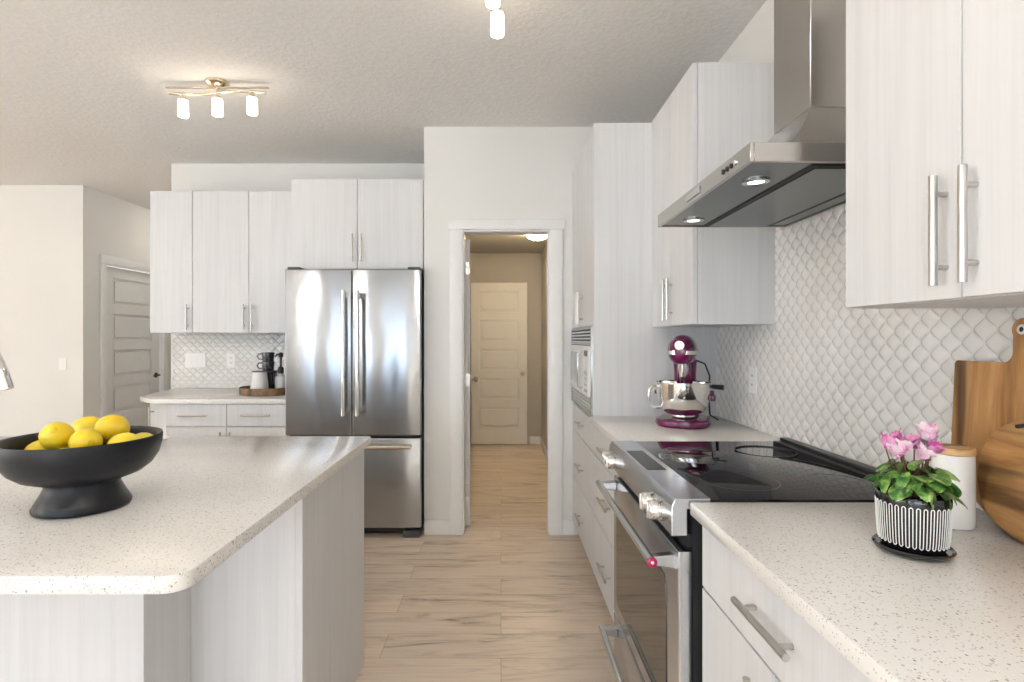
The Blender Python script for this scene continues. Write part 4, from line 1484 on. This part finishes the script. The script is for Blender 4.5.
m.transform(Mlean)
part('board', m, 'acacia_upright', tb)
q = Matrix.Rotation(-PI / 2, 3, 'Y')
m = MB().lathe([(0.0055, 0), (0.0105, 0), (0.0105, 0.0015), (0.009, 0.0025), (0.0055, 0.0025), (0.0055, 0)], (-0.0098, 0, H + 0.070), 28, rot=q).transform(Mlean)
part('ring', m, 'white_glaze', tb, label='pale ring round the hanging hole')
m = MB().lathe([(0, 0), (0.0055, 0), (0.0055, 0.0012), (0, 0.0012)], (-0.0098, 0, H + 0.070), 20, rot=q).transform(Mlean)
part('hole', m, 'black_rubber', tb)

rb = thing('cutting_board', 'rounded acacia serving board leaning in front of the tall board', 'cutting board', (1.018, 0.985, CT + 0.001), 0.0)
outl = []
for k in range(72):
    a = 2 * PI * k / 72
    ca, sa = math.cos(a), math.sin(a)
    outl.append((0.163 * math.copysign(abs(ca) ** 0.80, ca), 0.1225 + 0.1225 * math.copysign(abs(sa) ** 0.86, sa)))
Ml = Matrix.Translation((1.006, 0.985, CT + 0.001)) @ Matrix.Rotation(math.radians(7.0), 4, 'Y')
part('board', MB().prism(outl, -0.009, 0.009, 'x', 0.004, 3).transform(Ml), 'acacia_slant', rb)
m = MB().tube([(-0.011, 0.085, 0.222), (-0.0125, 0.050, 0.232), (-0.010, 0.02, 0.2445), (0.004, 0.005, 0.2500), (0.012, 0.02, 0.246), (0.0115, 0.05, 0.238)], 0.004, 8).transform(Ml)
part('hanging_loop', m, 'black_rubber', rb, label='dark leather hanging loop')

# ------------------------------------------------------------------ coffee tray on the far counter
TC = Vector((-1.690, 3.935, CT + 0.0005))
tr = single('serving_tray', MB().lathe([(0, 0), (0.192, 0), (0.198, 0.004), (0.200, 0.050), (0.196, 0.053), (0.190, 0.050), (0.188, 0.012), (0, 0.012)], TC, 64), 'tray_wood',
            'round brown wooden tray on the far counter beside the fridge', 'tray', tuple(TC), smooth=50)
TZ = TC.z + 0.0125
jc = Vector((-1.722, 3.850, TZ))
jr = thing('sugar_jar', 'white tapered jar with dark rim at the front of the tray', 'jar', tuple(jc))
part('jar', MB().lathe([(0, 0), (0.060, 0), (0.063, 0.004), (0.058, 0.07), (0.049, 0.148), (0.047, 0.150), (0, 0.150)], jc, 40), 'white_ceramic', jr)
part('lid', MB().lathe([(0, 0.1505), (0.050, 0.1505), (0.051, 0.156), (0.045, 0.159), (0, 0.159)], jc, 40), 'dark_grey_plastic', jr)
gc = Vector((-1.718, 3.985, TZ))
gr = thing('coffee_canister', 'black coffee canister behind the white jar, under the stacked mugs', 'canister', tuple(gc))
part('jar', MB().box((gc.x - 0.050, gc.y - 0.050, gc.z), (gc.x + 0.050, gc.y + 0.050, gc.z + 0.140), 0.010, 3), 'gloss_black', gr)
part('lid', MB().box((gc.x - 0.051, gc.y - 0.051, gc.z + 0.1405), (gc.x + 0.051, gc.y + 0.051, gc.z + 0.152), 0.004, 2), 'black_plastic', gr)


def mug(z, label):
    c = Vector((gc.x, gc.y, z))
    t = thing('mug', label, 'mug', tuple(c), 0, 'stacked steel mugs')
    part('cup', MB().lathe([(0, 0), (0.036, 0), (0.040, 0.004), (0.044, 0.050), (0.0455, 0.066), (0.0445, 0.067), (0.042, 0.060), (0.038, 0.006), (0, 0.005)], c, 40), 'mug_steel', t, smooth=50)
    part('handle', MB().tube([(c.x - 0.040, c.y - 0.012, c.z + 0.056), (c.x - 0.062, c.y - 0.018, c.z + 0.056), (c.x - 0.072, c.y - 0.021, c.z + 0.038), (c.x - 0.062, c.y - 0.018, c.z + 0.018), (c.x - 0.036, c.y - 0.011, c.z + 0.016)], 0.0052, 10), 'mug_steel', t)
    return t


mug(gc.z + 0.1525, 'lower grey steel mug of the two stacked on the black canister')
mug(gc.z + 0.1525 + 0.0677, 'topmost grey steel mug of the stack on the black canister')
bc = Vector((-1.605, 3.935, TZ))
bo = thing('syrup_bottle', 'white bottle with black pump at the right of the tray, beside the fridge', 'bottle', tuple(bc))
part('bottle', MB().lathe([(0, 0), (0.036, 0), (0.038, 0.004), (0.038, 0.085), (0.034, 0.098), (0.018, 0.108), (0.016, 0.116), (0, 0.116)], bc, 36), 'white_ceramic', bo)
m = MB().lathe([(0, 0.1165), (0.020, 0.1165), (0.020, 0.150), (0.014, 0.156), (0.007, 0.160), (0.007, 0.215), (0.015, 0.220), (0.015, 0.245), (0, 0.250)], bc, 28)
m.tube([(bc.x, bc.y, bc.z + 0.238), (bc.x - 0.012, bc.y - 0.035, bc.z + 0.236), (bc.x - 0.016, bc.y - 0.050, bc.z + 0.224)], [0.007, 0.006, 0.005], 10)
part('pump', m, 'black_plastic', bo, label='black pump top')
bo.scale = (1.05, 1.05, 1.16)
